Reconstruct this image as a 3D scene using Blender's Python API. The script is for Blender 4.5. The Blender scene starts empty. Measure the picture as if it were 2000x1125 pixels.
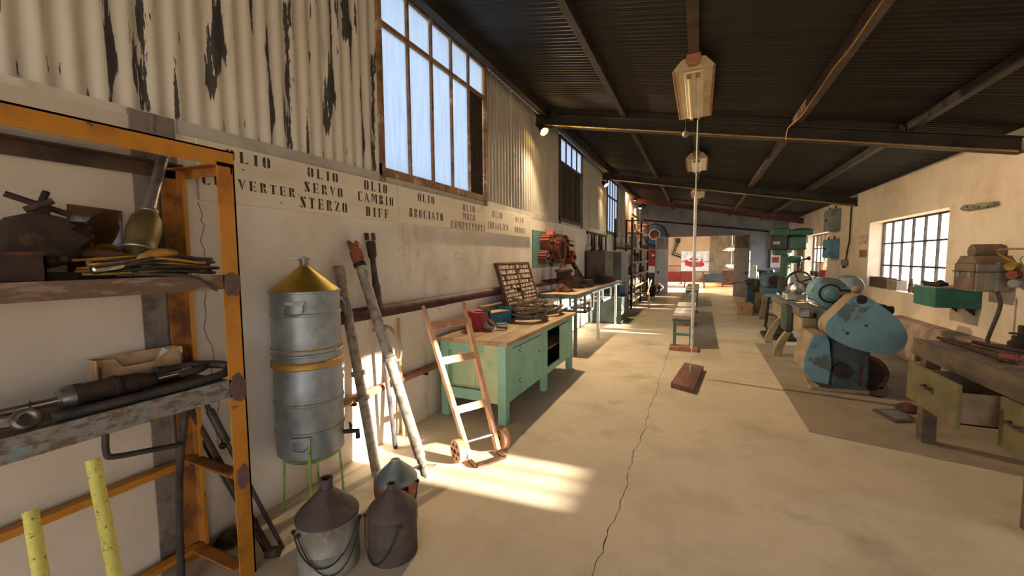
import bpy, bmesh, math, random
from mathutils import Vector, Matrix
random.seed(7)
SC = bpy.context.scene
COL = SC.collection
V = Vector
PI = math.pi

# ------------------------------------------------------------------ camera
F_PX, YAW, PITCH, ROLL, EYE = 796.0, 0.43147, 0.07288, -0.00684, 1.65
_fw = V((-math.sin(YAW)*math.cos(PITCH), math.cos(YAW)*math.cos(PITCH), -math.sin(PITCH)))
_r = V((math.cos(YAW), math.sin(YAW), 0)); _u = _r.cross(_fw)
CR = _r*math.cos(ROLL) + _u*math.sin(ROLL)
CU = -_r*math.sin(ROLL) + _u*math.cos(ROLL)
CAM = V((0, 0, EYE))
cd = bpy.data.cameras.new('camera'); cam = bpy.data.objects.new('camera', cd); COL.objects.link(cam)
cam.matrix_world = Matrix(((CR.x, CU.x, -_fw.x, CAM.x), (CR.y, CU.y, -_fw.y, CAM.y), (CR.z, CU.z, -_fw.z, CAM.z), (0, 0, 0, 1)))
cd.sensor_width = 36; cd.sensor_fit = 'HORIZONTAL'; cd.lens = F_PX/2000*36; cd.clip_start = 0.05; cd.clip_end = 500
SC.camera = cam

# ------------------------------------------------------------------ light
SC.view_settings.view_transform = 'Standard'; SC.view_settings.look = 'None'
SC.view_settings.gamma = 1; SC.view_settings.use_curve_mapping = False
SC.view_settings.exposure = 1.7
w = bpy.data.worlds.new('sky'); SC.world = w; w.use_nodes = True
bg = w.node_tree.nodes['Background']
bg.inputs[0].default_value = (0.95, 0.97, 1.0, 1); bg.inputs[1].default_value = 1.85
sd = bpy.data.lights.new('sun', 'SUN'); sd.energy = 16; sd.angle = math.radians(1.2); sd.color = (1, .86, .66)
sun = bpy.data.objects.new('sun', sd); COL.objects.link(sun); sun.location = (20, 3, 8)
SUNDIR = V((-1, -.07, -.253)).normalized()
sun.rotation_euler = SUNDIR.to_track_quat('-Z', 'Y').to_euler()

# ------------------------------------------------------------------ pixel helpers (photo frame 2000x1125)
def ray(x, y): return _fw + CR*((x-1000)/F_PX) - CU*((y-562.5)/F_PX)
def FL(x, y, z=0.0): d = ray(x, y); return CAM + d*((z-EYE)/d.z)
def PX(x, y, X): d = ray(x, y); return CAM + d*(X/d.x)
def PY(x, y, Y): d = ray(x, y); return CAM + d*(Y/d.y)

# ------------------------------------------------------------------ materials
def lin(c):
    return tuple(((v/255)/12.92 if v/255 <= .04045 else ((v/255+.055)/1.055)**2.4) for v in c) + (1,)
MATS = {}
def mat(name, c1, c2=None, scale=6, lo=.5, hi=.62, rough=.75, metal=0.0, bump=.15, stretch=(1, 1, 1), c3=None, lo3=.6, hi3=.66, scale3=2.5, var=.18, stretch3=None, detail=6):
    m = bpy.data.materials.new(name); m.use_nodes = True; MATS[name] = m
    nt = m.node_tree; N = nt.nodes; L = nt.links
    b = N['Principled BSDF']; b.inputs['Roughness'].default_value = rough; b.inputs['Metallic'].default_value = metal
    tc = N.new('ShaderNodeTexCoord')
    def noise(sc, st, det=detail, off=0):
        mp = N.new('ShaderNodeMapping'); mp.inputs['Scale'].default_value = st; mp.inputs['Location'].default_value = (off, off*1.7, off*.6)
        L.new(tc.outputs['Object'], mp.inputs[0])
        n = N.new('ShaderNodeTexNoise'); n.inputs['Scale'].default_value = sc; n.inputs['Detail'].default_value = det; n.inputs['Roughness'].default_value = .62
        L.new(mp.outputs[0], n.inputs['Vector']); return n
    def ramp(n, a, c):
        r = N.new('ShaderNodeMapRange'); r.inputs[1].default_value = a; r.inputs[2].default_value = c
        L.new(n.outputs[0], r.inputs[0]); return r
    def mix(f, a, c):
        x = N.new('ShaderNodeMix'); x.data_type = 'RGBA'
        L.new(f.outputs[0], x.inputs[0])
        if isinstance(a, tuple): x.inputs[6].default_value = a
        else: L.new(a, x.inputs[6])
        if isinstance(c, tuple): x.inputs[7].default_value = c
        else: L.new(c, x.inputs[7])
        return x.outputs[2]
    base = lin(c1)
    nv = noise(scale*.55, (1, 1, 1), 5, 3.1)
    rv = ramp(nv, .3, .7)
    dk = tuple(v*(1-var) for v in base[:3]) + (1,); lt = tuple(min(1, v*(1+var*.6)) for v in base[:3]) + (1,)
    col = mix(rv, dk, lt)
    n1 = noise(scale, stretch)
    if c2: col = mix(ramp(n1, lo, hi), col, lin(c2))
    if c3: col = mix(ramp(noise(scale3, stretch3 or stretch, 7, 9.3), lo3, hi3), col, lin(c3))
    L.new(col, b.inputs['Base Color'])
    if bump:
        bp = N.new('ShaderNodeBump'); bp.inputs['Strength'].default_value = bump; bp.inputs['Distance'].default_value = .01
        L.new(n1.outputs[0], bp.inputs['Height']); L.new(bp.outputs[0], b.inputs['Normal'])
    return m
def emis(name, c, s):
    m = bpy.data.materials.new(name); m.use_nodes = True; nt = m.node_tree
    b = nt.nodes['Principled BSDF']; b.inputs['Base Color'].default_value = (0, 0, 0, 1)
    b.inputs['Emission Color'].default_value = lin(c); b.inputs['Emission Strength'].default_value = s; MATS[name] = m; return m
def glassy(name, tint, kind, fac, streak=False):
    m = bpy.data.materials.new(name); m.use_nodes = True; nt = m.node_tree; N = nt.nodes; L = nt.links
    N.remove(N['Principled BSDF']); out = N['Material Output']
    t = N.new('ShaderNodeBsdfTransparent'); t.inputs[0].default_value = lin(tint)
    o = N.new(kind); o.inputs[0].default_value = lin(tint) if kind == 'ShaderNodeBsdfTranslucent' else (1, 1, 1, 1)
    if kind == 'ShaderNodeBsdfGlossy': o.inputs['Roughness'].default_value = .05
    x = N.new('ShaderNodeMixShader'); x.inputs[0].default_value = fac
    if streak:
        tc = N.new('ShaderNodeTexCoord'); mp = N.new('ShaderNodeMapping'); mp.inputs['Scale'].default_value = (9, 9, .7)
        n = N.new('ShaderNodeTexNoise'); n.inputs['Scale'].default_value = 3; n.inputs['Detail'].default_value = 5
        L.new(tc.outputs['Object'], mp.inputs[0]); L.new(mp.outputs[0], n.inputs['Vector'])
        mc = N.new('ShaderNodeMix'); mc.data_type = 'RGBA'; mc.inputs[6].default_value = lin(tint); mc.inputs[7].default_value = lin(streak)
        L.new(n.outputs[0], mc.inputs[0]); L.new(mc.outputs[2], o.inputs[0])
    L.new(t.outputs[0], x.inputs[1]); L.new(o.outputs[0], x.inputs[2]); L.new(x.outputs[0], out.inputs[0])
    MATS[name] = m; return m

mat('concrete', (203, 188, 163), (183, 168, 144), 1.3, .46, .66, .8, bump=.06, c3=(158, 146, 128), lo3=.56, hi3=.72, scale3=1.1, var=.08)
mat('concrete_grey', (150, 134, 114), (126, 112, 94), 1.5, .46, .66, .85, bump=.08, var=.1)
mat('joint', (120, 102, 84), var=.3)
mat('plaster', (225, 217, 204), (207, 195, 178), 1.6, .48, .68, .9, bump=.12, c3=(180, 156, 130), lo3=.57, hi3=.8, scale3=2.2, stretch3=(1, 1.6, .35), var=.08)
mat('plaster_warm', (224, 208, 186), (205, 184, 158), 1.2, .46, .66, .9, bump=.12, c3=(180, 148, 112), lo3=.64, hi3=.82, scale3=1.1, stretch3=(1, 2, .4), var=.07)
mat('plaster_board', (206, 194, 176), (192, 178, 160), 1.2, .46, .7, .9, bump=.05, var=.04)
mat('plaster_raw', (160, 140, 126), (122, 102, 92), 4, .45, .6, .95, bump=.4, var=.2)
mat('grey_band', (186, 182, 172), (164, 160, 150), 3, .45, .65, .9, bump=.1, var=.08)
mat('sheet_paint', (206, 200, 188), (62, 60, 60), 4.2, .572, .582, .65, bump=.1, stretch=(1, 2.7, .3), c3=(172, 154, 132), lo3=.58, hi3=.72, scale3=4, stretch3=(1, 3, .25), var=.06)
mat('sheet_plain', (176, 171, 160), (150, 143, 130), 5, .45, .7, .6, bump=.05, stretch=(1, 3, .2), c3=(126, 104, 80), lo3=.62, hi3=.78, scale3=3, stretch3=(1, 3, .3), var=.08)
mat('roof_sheet', (44, 40, 36), (29, 25, 22), 2, .45, .65, .55, .3, bump=.1, stretch=(.4, 3, 1), c3=(96, 88, 78), lo3=.68, hi3=.76, scale3=2.2, stretch3=(.35, 5, 1), var=.2)
mat('beam_steel', (56, 49, 43), (36, 31, 27), 4, .45, .65, .6, .3, bump=.15, var=.2)
mat('beam_rust', (88, 67, 52), (54, 43, 36), 5, .42, .62, .7, .1, bump=.2, var=.2)
mat('beam_redlit', (92, 54, 44), (62, 42, 36), 4, .45, .65, .7, bump=.1)  # steel reddened to put the orange lamp light into its colour
mat('frame_rust', (150, 110, 74), (110, 86, 66), 9, .45, .6, .85, .0, bump=.3, c3=(186, 170, 146), lo3=.55, hi3=.66, scale3=6)
mat('frame_dark', (82, 72, 64), (56, 48, 42), 8, .45, .6, .7, .2, bump=.2)
mat('netting', (58, 48, 42), (34, 28, 26), 18, .45, .6, .95, bump=.5)
mat('yellow_paint', (186, 124, 34), (154, 97, 27), 5, .5, .68, .5, bump=.05, c3=(96, 66, 46), lo3=.68, hi3=.71, scale3=11, var=.08)
mat('yellow_worn', (158, 100, 40), (92, 58, 34), 6, .44, .6, .6, bump=.1, var=.15)
mat('primer', (106, 82, 80), (90, 68, 64), 12, .45, .6, .8, bump=.1)
mat('shelf_steel', (134, 128, 120), (104, 86, 74), 40, .46, .56, .75, .2, bump=.25, stretch=(1, .4, 1), c3=(124, 136, 138), lo3=.52, hi3=.62, scale3=30)
mat('shelf_brown', (110, 86, 72), (140, 118, 102), 26, .52, .6, .8, .1, bump=.3, stretch=(1, .3, 1))
mat('column', (126, 116, 106), (96, 82, 76), 7, .46, .6, .8, bump=.2, var=.2)
mat('rust', (104, 66, 44), (66, 44, 36), 9, .45, .6, .85, .2, bump=.4, c3=(134, 84, 52), lo3=.62, hi3=.7, scale3=7)
mat('rust_dark', (70, 52, 44), (48, 38, 34), 9, .45, .6, .8, .3, bump=.4, c3=(112, 80, 52), lo3=.62, hi3=.72, scale3=5)
mat('rust_orange', (140, 74, 50), (96, 54, 40), 10, .45, .62, .8, bump=.3)
mat('red_gear', (170, 62, 46), (112, 50, 40), 9, .5, .66, .7, bump=.2)
mat('steel', (150, 146, 138), (104, 96, 86), 9, .46, .62, .42, .8, bump=.15, var=.2)
mat('chrome', (196, 192, 184), (140, 132, 120), 9, .5, .7, .25, .9, bump=.05)
mat('black_steel', (52, 46, 44), (34, 30, 30), 12, .45, .6, .5, .5, bump=.1)
mat('rubber', (66, 60, 56), (46, 42, 40), 8, .45, .6, .65, bump=.15)
mat('galv', (150, 157, 160), (122, 128, 130), 5, .42, .62, .48, .55, bump=.06, c3=(104, 100, 92), lo3=.56, hi3=.76, scale3=3, stretch3=(1, 1, .4), var=.12)
mat('galv_old', (158, 158, 150), (128, 124, 114), 6, .42, .6, .6, .45, bump=.15, c3=(108, 84, 64), lo3=.6, hi3=.72, scale3=4, var=.15)
mat('brass', (190, 158, 70), (146, 122, 60), 5, .45, .65, .38, .8, bump=.05, c3=(118, 124, 66), lo3=.58, hi3=.7, scale3=6)
mat('bronze', (118, 100, 64), (86, 72, 50), 6, .45, .62, .45, .6, bump=.1, c3=(150, 118, 56), lo3=.6, hi3=.7, scale3=5)
mat('can_brown', (82, 70, 68), (66, 54, 53), 6, .45, .62, .7, .25, bump=.15, c3=(106, 90, 80), lo3=.62, hi3=.74, scale3=5, var=.14)
mat('can_orange', (190, 116, 76), (160, 90, 58), 8, .45, .6, .75, bump=.1)
mat('tube_yg', (190, 182, 92), (116, 100, 56), 70, .6, .63, .7, bump=.1)
mat('green_rod', (138, 166, 88), (104, 118, 66), 10, .5, .6, .6)
mat('pipe_grey', (170, 160, 146), (126, 112, 98), 14, .45, .6, .8, .15, bump=.3, c3=(112, 80, 58), lo3=.64, hi3=.72, scale3=6)
mat('pipe_dark', (88, 80, 80), (64, 56, 56), 10, .45, .6, .7, .3, bump=.15)
mat('wall_pipe', (92, 56, 48), (62, 42, 38), 8, .45, .6, .7, .2, bump=.15)
mat('low_pipe', (166, 120, 84), (124, 86, 60), 8, .45, .6, .75, bump=.15)
mat('trolley_wood', (204, 160, 122), (172, 122, 88), 9, .45, .62, .8, bump=.15, stretch=(1, 1, .35), c3=(214, 196, 182), lo3=.62, hi3=.7, scale3=14)
mat('wood_stick', (196, 164, 124), (170, 134, 96), 7, .45, .6, .8, stretch=(1, 1, .3))
mat('teal', (146, 196, 174), (128, 178, 156), 3, .45, .65, .6, bump=.06, c3=(178, 190, 158), lo3=.62, hi3=.7, scale3=5, var=.06)
mat('pale_green', (190, 204, 164), (170, 190, 150), 4, .45, .65, .65, bump=.06, c3=(150, 190, 160), lo3=.6, hi3=.7, scale3=4, var=.06)
mat('worktop', (188, 160, 122), (156, 128, 96), 7, .45, .6, .75, bump=.2, stretch=(1, .25, 1), c3=(110, 88, 68), lo3=.66, hi3=.76, scale3=5, var=.15)
mat('recess_shade', (26, 22, 20), var=.2)  # near-black that puts the shade of openings and bores into the colour
mat('red_paint', (170, 44, 50), (120, 36, 40), 6, .55, .65, .5)
mat('blue_box', (46, 118, 142), (36, 92, 116), 6, .5, .62, .55)
mat('cardboard', (194, 160, 120), (160, 126, 92), 8, .5, .62, .9, c3=(104, 78, 58), lo3=.64, hi3=.72, scale3=9, stretch3=(1, .5, 1.5))
mat('hose', (132, 114, 92), (92, 76, 62), 14, .45, .6, .8, bump=.2)
mat('cable_black', (58, 52, 48), (84, 66, 44), 14, .55, .65, .6)
mat('cable_yellow', (190, 140, 46), (150, 106, 40), 12, .5, .62, .6)
mat('lever_paint', (70, 62, 58), (48, 42, 40), 10, .45, .6, .55, .3)
mat('type_wood', (96, 60, 42), (66, 42, 32), 8, .45, .6, .8, bump=.2)
mat('type_block', (218, 204, 176), (168, 144, 108), 22, .45, .58, .8)
mat('grey_table', (126, 136, 136), (96, 100, 100), 7, .5, .62, .7, .2, bump=.1)
mat('white_steel', (192, 204, 198), (150, 162, 158), 8, .5, .65, .6)
mat('cab_brown', (104, 92, 84), (78, 68, 62), 5, .45, .6, .7, .2, bump=.1, stretch=(1, 1, .3))
mat('cab_green', (92, 104, 78), (70, 62, 54), 7, .47, .55, .7, .2, bump=.1, stretch=(1, 1, .5), c3=(140, 142, 116), lo3=.64, hi3=.68, scale3=8)
mat('cab_grey', (112, 114, 116), (92, 92, 94), 4, .45, .65, .65, .2)
mat('trunk_green', (68, 80, 74), (54, 62, 58), 4, .45, .62, .6, .2, c3=(106, 90, 74), lo3=.6, hi3=.7, scale3=5)
mat('panel_teal', (98, 146, 138), (86, 128, 122), 4, .45, .65, .7, var=.06)
mat('poster_yellow', (214, 204, 164), (184, 170, 128), 18, .55, .6, .9)
mat('sign_board', (224, 214, 194), (210, 198, 176), 2, .46, .66, .85, bump=.05, stretch=(1, .4, 2), c3=(196, 178, 148), lo3=.66, hi3=.8, scale3=2, var=.04)
mat('ink', (66, 54, 58), (120, 108, 104), 26, .58, .68, .9, bump=0)
mat('ink_faded', (116, 98, 86), (160, 146, 130), 30, .52, .66, .9, bump=0)
mat('graffiti', (214, 178, 156), (226, 210, 194), 14, .45, .6, .95, bump=0)
mat('lathe_blue', (108, 148, 160), (90, 128, 142), 2.5, .45, .65, .5, bump=.08, c3=(80, 98, 92), lo3=.54, hi3=.56, scale3=3.0, var=.06)
mat('lathe_edge', (150, 132, 104), (120, 104, 84), 5, .45, .62, .7, bump=.1)
mat('lathe_dark', (66, 80, 76), (48, 54, 52), 6, .45, .6, .6, .2, bump=.15, c3=(90, 130, 138), lo3=.64, hi3=.68, scale3=6)
mat('lathe_bed', (158, 142, 110), (128, 110, 84), 5, .45, .62, .7, .1, bump=.15)
mat('drill_green', (46, 84, 66), (38, 62, 52), 5, .45, .62, .5, .1, bump=.1, c3=(90, 84, 64), lo3=.62, hi3=.7, scale3=6)
mat('drill_dark', (62, 60, 54), (46, 44, 40), 6, .45, .6, .6, .3, bump=.1)
mat('machine_blue', (98, 134, 138), (76, 104, 106), 5, .45, .62, .6, .1, bump=.1, c3=(120, 104, 78), lo3=.62, hi3=.7, scale3=6)
mat('olive', (104, 96, 58), (86, 78, 48), 6, .45, .62, .7, bump=.1, c3=(150, 100, 54), lo3=.66, hi3=.72, scale3=9)
mat('table_wood', (98, 84, 66), (72, 61, 50), 7, .45, .6, .8, bump=.2, stretch=(.4, .4, 1))
mat('table_top', (112, 100, 90), (82, 70, 62), 8, .45, .6, .8, bump=.2)
mat('green_shelf', (34, 110, 92), (28, 90, 76), 5, .45, .62, .55, bump=.04)
mat('box_grey', (150, 140, 126), (124, 112, 98), 6, .45, .62, .6, .2, bump=.08)
mat('box_brown', (124, 104, 84), (96, 78, 62), 6, .45, .62, .7, .1, bump=.1)
mat('elec_blue', (92, 142, 176), (70, 116, 150), 6, .5, .62, .55)
mat('elec_grey', (132, 140, 134), (104, 110, 104), 6, .5, .62, .6)
mat('bench_top', (150, 138, 120), (118, 106, 92), 6, .45, .6, .55, bump=.1, stretch=(1, .3, 1))
mat('bench_green', (72, 112, 98), (56, 88, 78), 6, .5, .62, .6)
mat('brick_red', (168, 106, 74), (134, 82, 58), 6, .48, .62, .85, bump=.2)
mat('wood_block', (124, 76, 60), (94, 58, 48), 8, .45, .6, .7, bump=.2, stretch=(1, .25, 1))
mat('lamp_housing', (196, 176, 140), (170, 146, 110), 5, .5, .65, .5)
mat('lamp_rim', (164, 112, 78), (130, 84, 58), 8, .5, .6, .7)
mat('diffuser', (226, 212, 182), (206, 190, 158), 4, .5, .65, .3)
mat('white_pole', (226, 224, 214), (190, 186, 176), 9, .5, .65, .5)
mat('conduit', (178, 136, 70), (130, 100, 60), 9, .5, .62, .5, .4)
mat('door_paint', (138, 144, 155), (120, 126, 136), 3, .45, .65, .7)
mat('end_wall', (138, 140, 148), (118, 118, 124), 2, .45, .68, .85, c3=(130, 120, 112), lo3=.64, hi3=.76, scale3=1.5)
mat('fan_blue', (26, 76, 122), (20, 56, 92), 5, .5, .62, .5)
mat('panel_red', (158, 48, 44), (126, 40, 38), 4, .5, .65, .7)
mat('barrel_blue', (60, 84, 104), (44, 62, 78), 5, .45, .62, .6, .2)
mat('cream_wall', (198, 180, 152), (184, 164, 136), 2, .45, .65, .9, var=.05)
mat('concrete_panel', (140, 131, 114), (110, 102, 88), 2.5, .42, .62, .9, bump=.1, stretch=(1, 1, .5))
mat('floor_orange', (196, 150, 100), (176, 130, 84), 2, .45, .65, .6)
mat('white_paint', (226, 226, 222), (206, 204, 200), 4, .5, .65, .7, var=.05)
mat('picture_sky', (176, 182, 186), (214, 214, 214), 3, .42, .6, .7, bump=0)
mat('picture_snow', (206, 208, 212), (188, 192, 198), 5, .42, .6, .7, bump=0)
mat('brown_box', (92, 68, 56), (72, 54, 46), 6, .45, .6, .8)
mat('plaque', (168, 112, 76), (146, 94, 64), 8, .5, .6, .7)
mat('plaque_white', (208, 190, 160), (170, 106, 82), 10, .56, .6, .8)
mat('bracket_wood', (142, 136, 112), (110, 102, 84), 8, .45, .6, .85, bump=.3)
mat('debris', (74, 62, 46), (52, 44, 36), 14, .45, .6, .95, bump=.5)
mat('ground_out', (206, 192, 166), (184, 168, 142), 1, .45, .65, .95)
mat('leather', (150, 96, 66), (120, 76, 54), 6, .45, .6, .7)
emis('bulb_warm', (255, 206, 120), 60); emis('bulb_orange', (255, 150, 90), 50); emis('bulb_white', (255, 232, 200), 50)
glassy('frosted', (146, 159, 178), 'ShaderNodeBsdfTranslucent', .93, streak=(176, 185, 194))
glassy('clear', (244, 246, 250), 'ShaderNodeBsdfGlossy', .06)
glassy('smoke', (186, 166, 148), 'ShaderNodeBsdfGlossy', .02)

# ------------------------------------------------------------------ mesh builder
class MB:
    def __init__(s): s.bm = bmesh.new()
    def _faces(s, vs, fs):
        bv = [s.bm.verts.new(v) for v in vs]; out = []
        for f in fs:
            try: out.append(s.bm.faces.new([bv[i] for i in f]))
            except ValueError: pass
        return bv, out
    def hexa(s, vs, bev=0):
        bv, fs = s._faces(vs, [(0, 3, 2, 1), (4, 5, 6, 7), (0, 1, 5, 4), (1, 2, 6, 5), (2, 3, 7, 6), (3, 0, 4, 7)])
        if bev:
            es = list({e for f in fs for e in f.edges})
            bmesh.ops.bevel(s.bm, geom=es, offset=bev, segments=1, affect='EDGES', profile=.5)
        return s
    def box(s, a, b, bev=0):
        x0, x1 = sorted((a[0], b[0])); y0, y1 = sorted((a[1], b[1])); z0, z1 = sorted((a[2], b[2]))
        return s.hexa([(x0, y0, z0), (x1, y0, z0), (x1, y1, z0), (x0, y1, z0), (x0, y0, z1), (x1, y0, z1), (x1, y1, z1), (x0, y1, z1)], bev)
    def obox(s, c, size, M, bev=0):
        c = V(c); h = [v/2 for v in size]
        return s.hexa([c + M @ V((i*h[0], j*h[1], k*h[2])) for i, j, k in ((-1, -1, -1), (1, -1, -1), (1, 1, -1), (-1, 1, -1), (-1, -1, 1), (1, -1, 1), (1, 1, 1), (-1, 1, 1))], bev)
    def bar(s, p, q, wd, ht, up=(0, 0, 1), bev=0):
        p = V(p); q = V(q); d = (q-p).normalized(); sd_ = d.cross(V(up))
        if sd_.length < 1e-4: sd_ = d.cross(V((1, 0, 0)))
        sd_.normalize(); u = sd_.cross(d); a = sd_*(wd/2); b = u*(ht/2)
        return s.hexa([p-a-b, p+a-b, q+a-b, q-a-b, p-a+b, p+a+b, q+a+b, q-a+b], bev)
    def ring(s, c, d, r, n, ref=None):
        d = V(d).normalized(); a = d.cross(V(ref) if ref else (V((0, 0, 1)) if abs(d.z) < .9 else V((1, 0, 0)))).normalized(); b = d.cross(a)
        return [s.bm.verts.new(V(c) + a*(r*math.cos(2*PI*i/n)) + b*(r*math.sin(2*PI*i/n))) for i in range(n)]
    def bridge(s, A, B):
        n = len(A)
        for i in range(n):
            try: s.bm.faces.new((A[i], A[(i+1) % n], B[(i+1) % n], B[i]))
            except ValueError: pass
    def lathe(s, base, axis, prof, n=20, cap=True):
        ax = V(axis).normalized(); rs = [s.ring(V(base)+ax*h, ax, max(r, 1e-4), n) for r, h in prof]
        for A, B in zip(rs, rs[1:]): s.bridge(A, B)
        if cap:
            for R in (rs[0], rs[-1]):
                try: s.bm.faces.new(R)
                except ValueError: pass
        return s
    def cyl(s, p, q, r, r2=None, n=14, cap=True):
        p = V(p); q = V(q); return s.lathe(p, q-p, [(r, 0), (r if r2 is None else r2, (q-p).length)], n, cap)
    def tube(s, pts, r, n=8, closed=False):
        pts = [V(p) for p in pts]; rs = []; m = len(pts); ref = None
        for i, p in enumerate(pts):
            a = pts[i-1] if (i or closed) else p; b = pts[(i+1) % m] if (i < m-1 or closed) else p
            d = (b-a).normalized()
            if ref is None: ref = d.cross(V((0, 0, 1)) if abs(d.z) < .9 else V((1, 0, 0))).normalized()
            ref = (ref - d*ref.dot(d)).normalized(); bb = d.cross(ref)
            rr = r[i] if isinstance(r, (list, tuple)) else r
            rs.append([s.bm.verts.new(p + ref*(rr*math.cos(2*PI*k/n)) + bb*(rr*math.sin(2*PI*k/n))) for k in range(n)])
        for A, B in zip(rs, rs[1:]): s.bridge(A, B)
        if closed: s.bridge(rs[-1], rs[0])
        else:
            for R in (rs[0], rs[-1]):
                try: s.bm.faces.new(R)
                except ValueError: pass
        return s
    def prism(s, pts, vec, bev=0):
        A = [s.bm.verts.new(V(p)) for p in pts]; B = [s.bm.verts.new(V(p)+V(vec)) for p in pts]
        fa = s.bm.faces.new(A); fb = s.bm.faces.new(B); s.bridge(A, B)
        if bev:
            bmesh.ops.bevel(s.bm, geom=list(set(fa.edges) | set(fb.edges)), offset=bev, segments=2, affect='EDGES', profile=.5)
        return s
    def poly(s, pts):
        s.bm.faces.new([s.bm.verts.new(V(p)) for p in pts]); return s
    def sph(s, c, r, n=12, sc=(1, 1, 1)):
        bmesh.ops.create_uvsphere(s.bm, u_segments=n, v_segments=max(6, n*2//3), radius=r, matrix=Matrix.Translation(V(c)) @ Matrix.Diagonal(V(sc).to_4d()))
        return s
    def torus(s, c, axis, R, r, n=20, k=6):
        ax = V(axis).normalized(); a = ax.cross(V((0, 0, 1)) if abs(ax.z) < .9 else V((1, 0, 0))).normalized(); b = ax.cross(a)
        return s.tube([V(c)+a*(R*math.cos(2*PI*i/n))+b*(R*math.sin(2*PI*i/n)) for i in range(n)], r, k, True)
    def build(s, name, m, parent=None, smooth=35):
        bmesh.ops.recalc_face_normals(s.bm, faces=s.bm.faces[:])
        me = bpy.data.meshes.new(name); s.bm.to_mesh(me); s.bm.free()
        me.materials.append(MATS[m] if isinstance(m, str) else m)
        if smooth: me.shade_smooth(); me.set_sharp_from_angle(angle=math.radians(smooth))
        o = bpy.data.objects.new(name, me); COL.objects.link(o)
        if parent:
            o.parent = parent; o.matrix_parent_inverse = PW(parent).inverted()
        return o
def PW(o):
    m = Matrix.LocRotScale(o.location, o.rotation_euler, o.scale)
    return m if not o.parent else PW(o.parent) @ o.matrix_parent_inverse @ m
def tag(o, label, cat, group=None):
    o['label'] = label; o['category'] = cat
    if group: o['group'] = group
    return o
def thing(name, label, cat, loc, group=None):
    o = bpy.data.objects.new(name, None); COL.objects.link(o); o.location = V(loc); o.empty_display_size = .1
    return tag(o, label, cat, group)
def struct(o): o['kind'] = 'structure'; return o
def stuff(o): o['kind'] = 'stuff'; return o
def RZ(a): return Matrix.Rotation(a, 3, 'Z')
def frame_to(d, up=(0, 0, 1)):
    d = V(d).normalized(); sx = d.cross(V(up)).normalized(); u = sx.cross(d)
    return Matrix((sx, d, u)).transposed()
def bez(pts, n=10):
    pts = [V(p) for p in pts]; out = []
    P = [pts[0]*2-pts[1]] + pts + [pts[-1]*2-pts[-2]]
    for i in range(1, len(P)-2):
        for k in range(n):
            t = k/n; a, b, c, d = P[i-1], P[i], P[i+1], P[i+2]
            out.append(.5*((2*b)+(c-a)*t+(2*a-5*b+4*c-d)*t*t+(3*b-a-3*c+d)*t**3))
    out.append(pts[-1]); return out

# ================================================================== STRUCTURE
XL, XR, Y0, Y1 = -2.55, 3.2, -5.0, 19.6
ZC = 2.40                                   # foot of the corrugated upper wall
def roof_z(x): return 3.05 + .19*(3.2-x)
ZT = roof_z(XL)

g = struct(MB().box((-60, -60, -.2), (60, 90, -.06)).build('ground', 'ground_out'))
g['label'] = 'pale sandy ground outside the windows'; g['category'] = 'ground'
floor = struct(MB().box((XL-.2, Y0, -.06), (XR+.3, Y1, -.012)).build('floor', 'joint'))
XJ = -.455
ys = [Y0, -.6, 3.4, 8.05, 13.3, Y1]
def jag(y): return XJ + .012*math.sin(y*5.1) + .008*math.sin(y*17.3+1) + .006*math.sin(y*41)
for i, (a, b) in enumerate(zip(ys, ys[1:])):
    a += 0 if i == 0 else (.006 if i > 2 else .0015); b -= 0 if i == len(ys)-2 else (.006 if i > 1 else .0015)
    n = int((b-a)/.05)
    edge = [a+(b-a)*k/n for k in range(n+1)]
    L_ = [(XL, a, -.03)] + [(jag(y)-.0012-.0045*abs(math.sin(y*23)*math.sin(y*7.7)), y, -.03) for y in edge] + [(XL, b, -.03)]
    MB().prism(L_, (0, 0, .03)).build('floor_slab', 'concrete', floor, 0)
    R_ = [(XR, b, -.03)] + [(jag(y)+.0012+.0045*abs(math.sin(y*31)*math.sin(y*6.1)), y, -.03) for y in reversed(edge)] + [(XR, a, -.03)]
    MB().prism(R_, (0, 0, .03)).build('floor_slab', 'concrete', floor, 0)
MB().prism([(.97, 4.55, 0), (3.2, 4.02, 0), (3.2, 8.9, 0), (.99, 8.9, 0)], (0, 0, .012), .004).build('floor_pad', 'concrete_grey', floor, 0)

# left wall, plastered lower part
wl = struct(MB().box((XL-.2, Y0, 0), (XL, Y1, ZC)).build('wall_left', 'plaster'))
MB().box((XL, 1.28, 2.325), (XL+.004, Y1, ZC)).build('grey_band', 'grey_band', wl)
MB().box((XL, Y0, 0), (XL+.012, 1.07, 2.36)).build('board_panel', 'plaster_board', wl)
def ribbon(pts, wd, X):
    m = MB()
    for (y, z), (y2, z2) in zip(pts, pts[1:]):
        d = V((0, y2-y, z2-z)).normalized(); nrm = V((0, -d.z, d.y))*wd/2
        m.poly([V((X, y, z))-nrm, V((X, y2, z2))-nrm, V((X, y2, z2))+nrm, V((X, y, z))+nrm])
    return m
ck = []
for (x, y) in [(386, 395), (395, 420), (392, 432), (399, 440), (391, 470), (399, 490), (398, 520), (386, 535), (404, 560), (399, 590), (402, 615), (398, 640), (404, 660), (414, 675), (418, 700), (412, 720), (424, 760), (428, 790), (420, 830), (426, 870)]:
    p = PX(x, y, XL); ck.append((p.y, p.z))
ribbon(ck, .0045, XL+.002).build('crack', 'joint', wl)
for a in range(5):
    y = 1.75+.3*a; ribbon([(y, .05), (y+.02, .35), (y-.02, .7), (y+.01, 1.0)], .002, XL+.0015)
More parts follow.
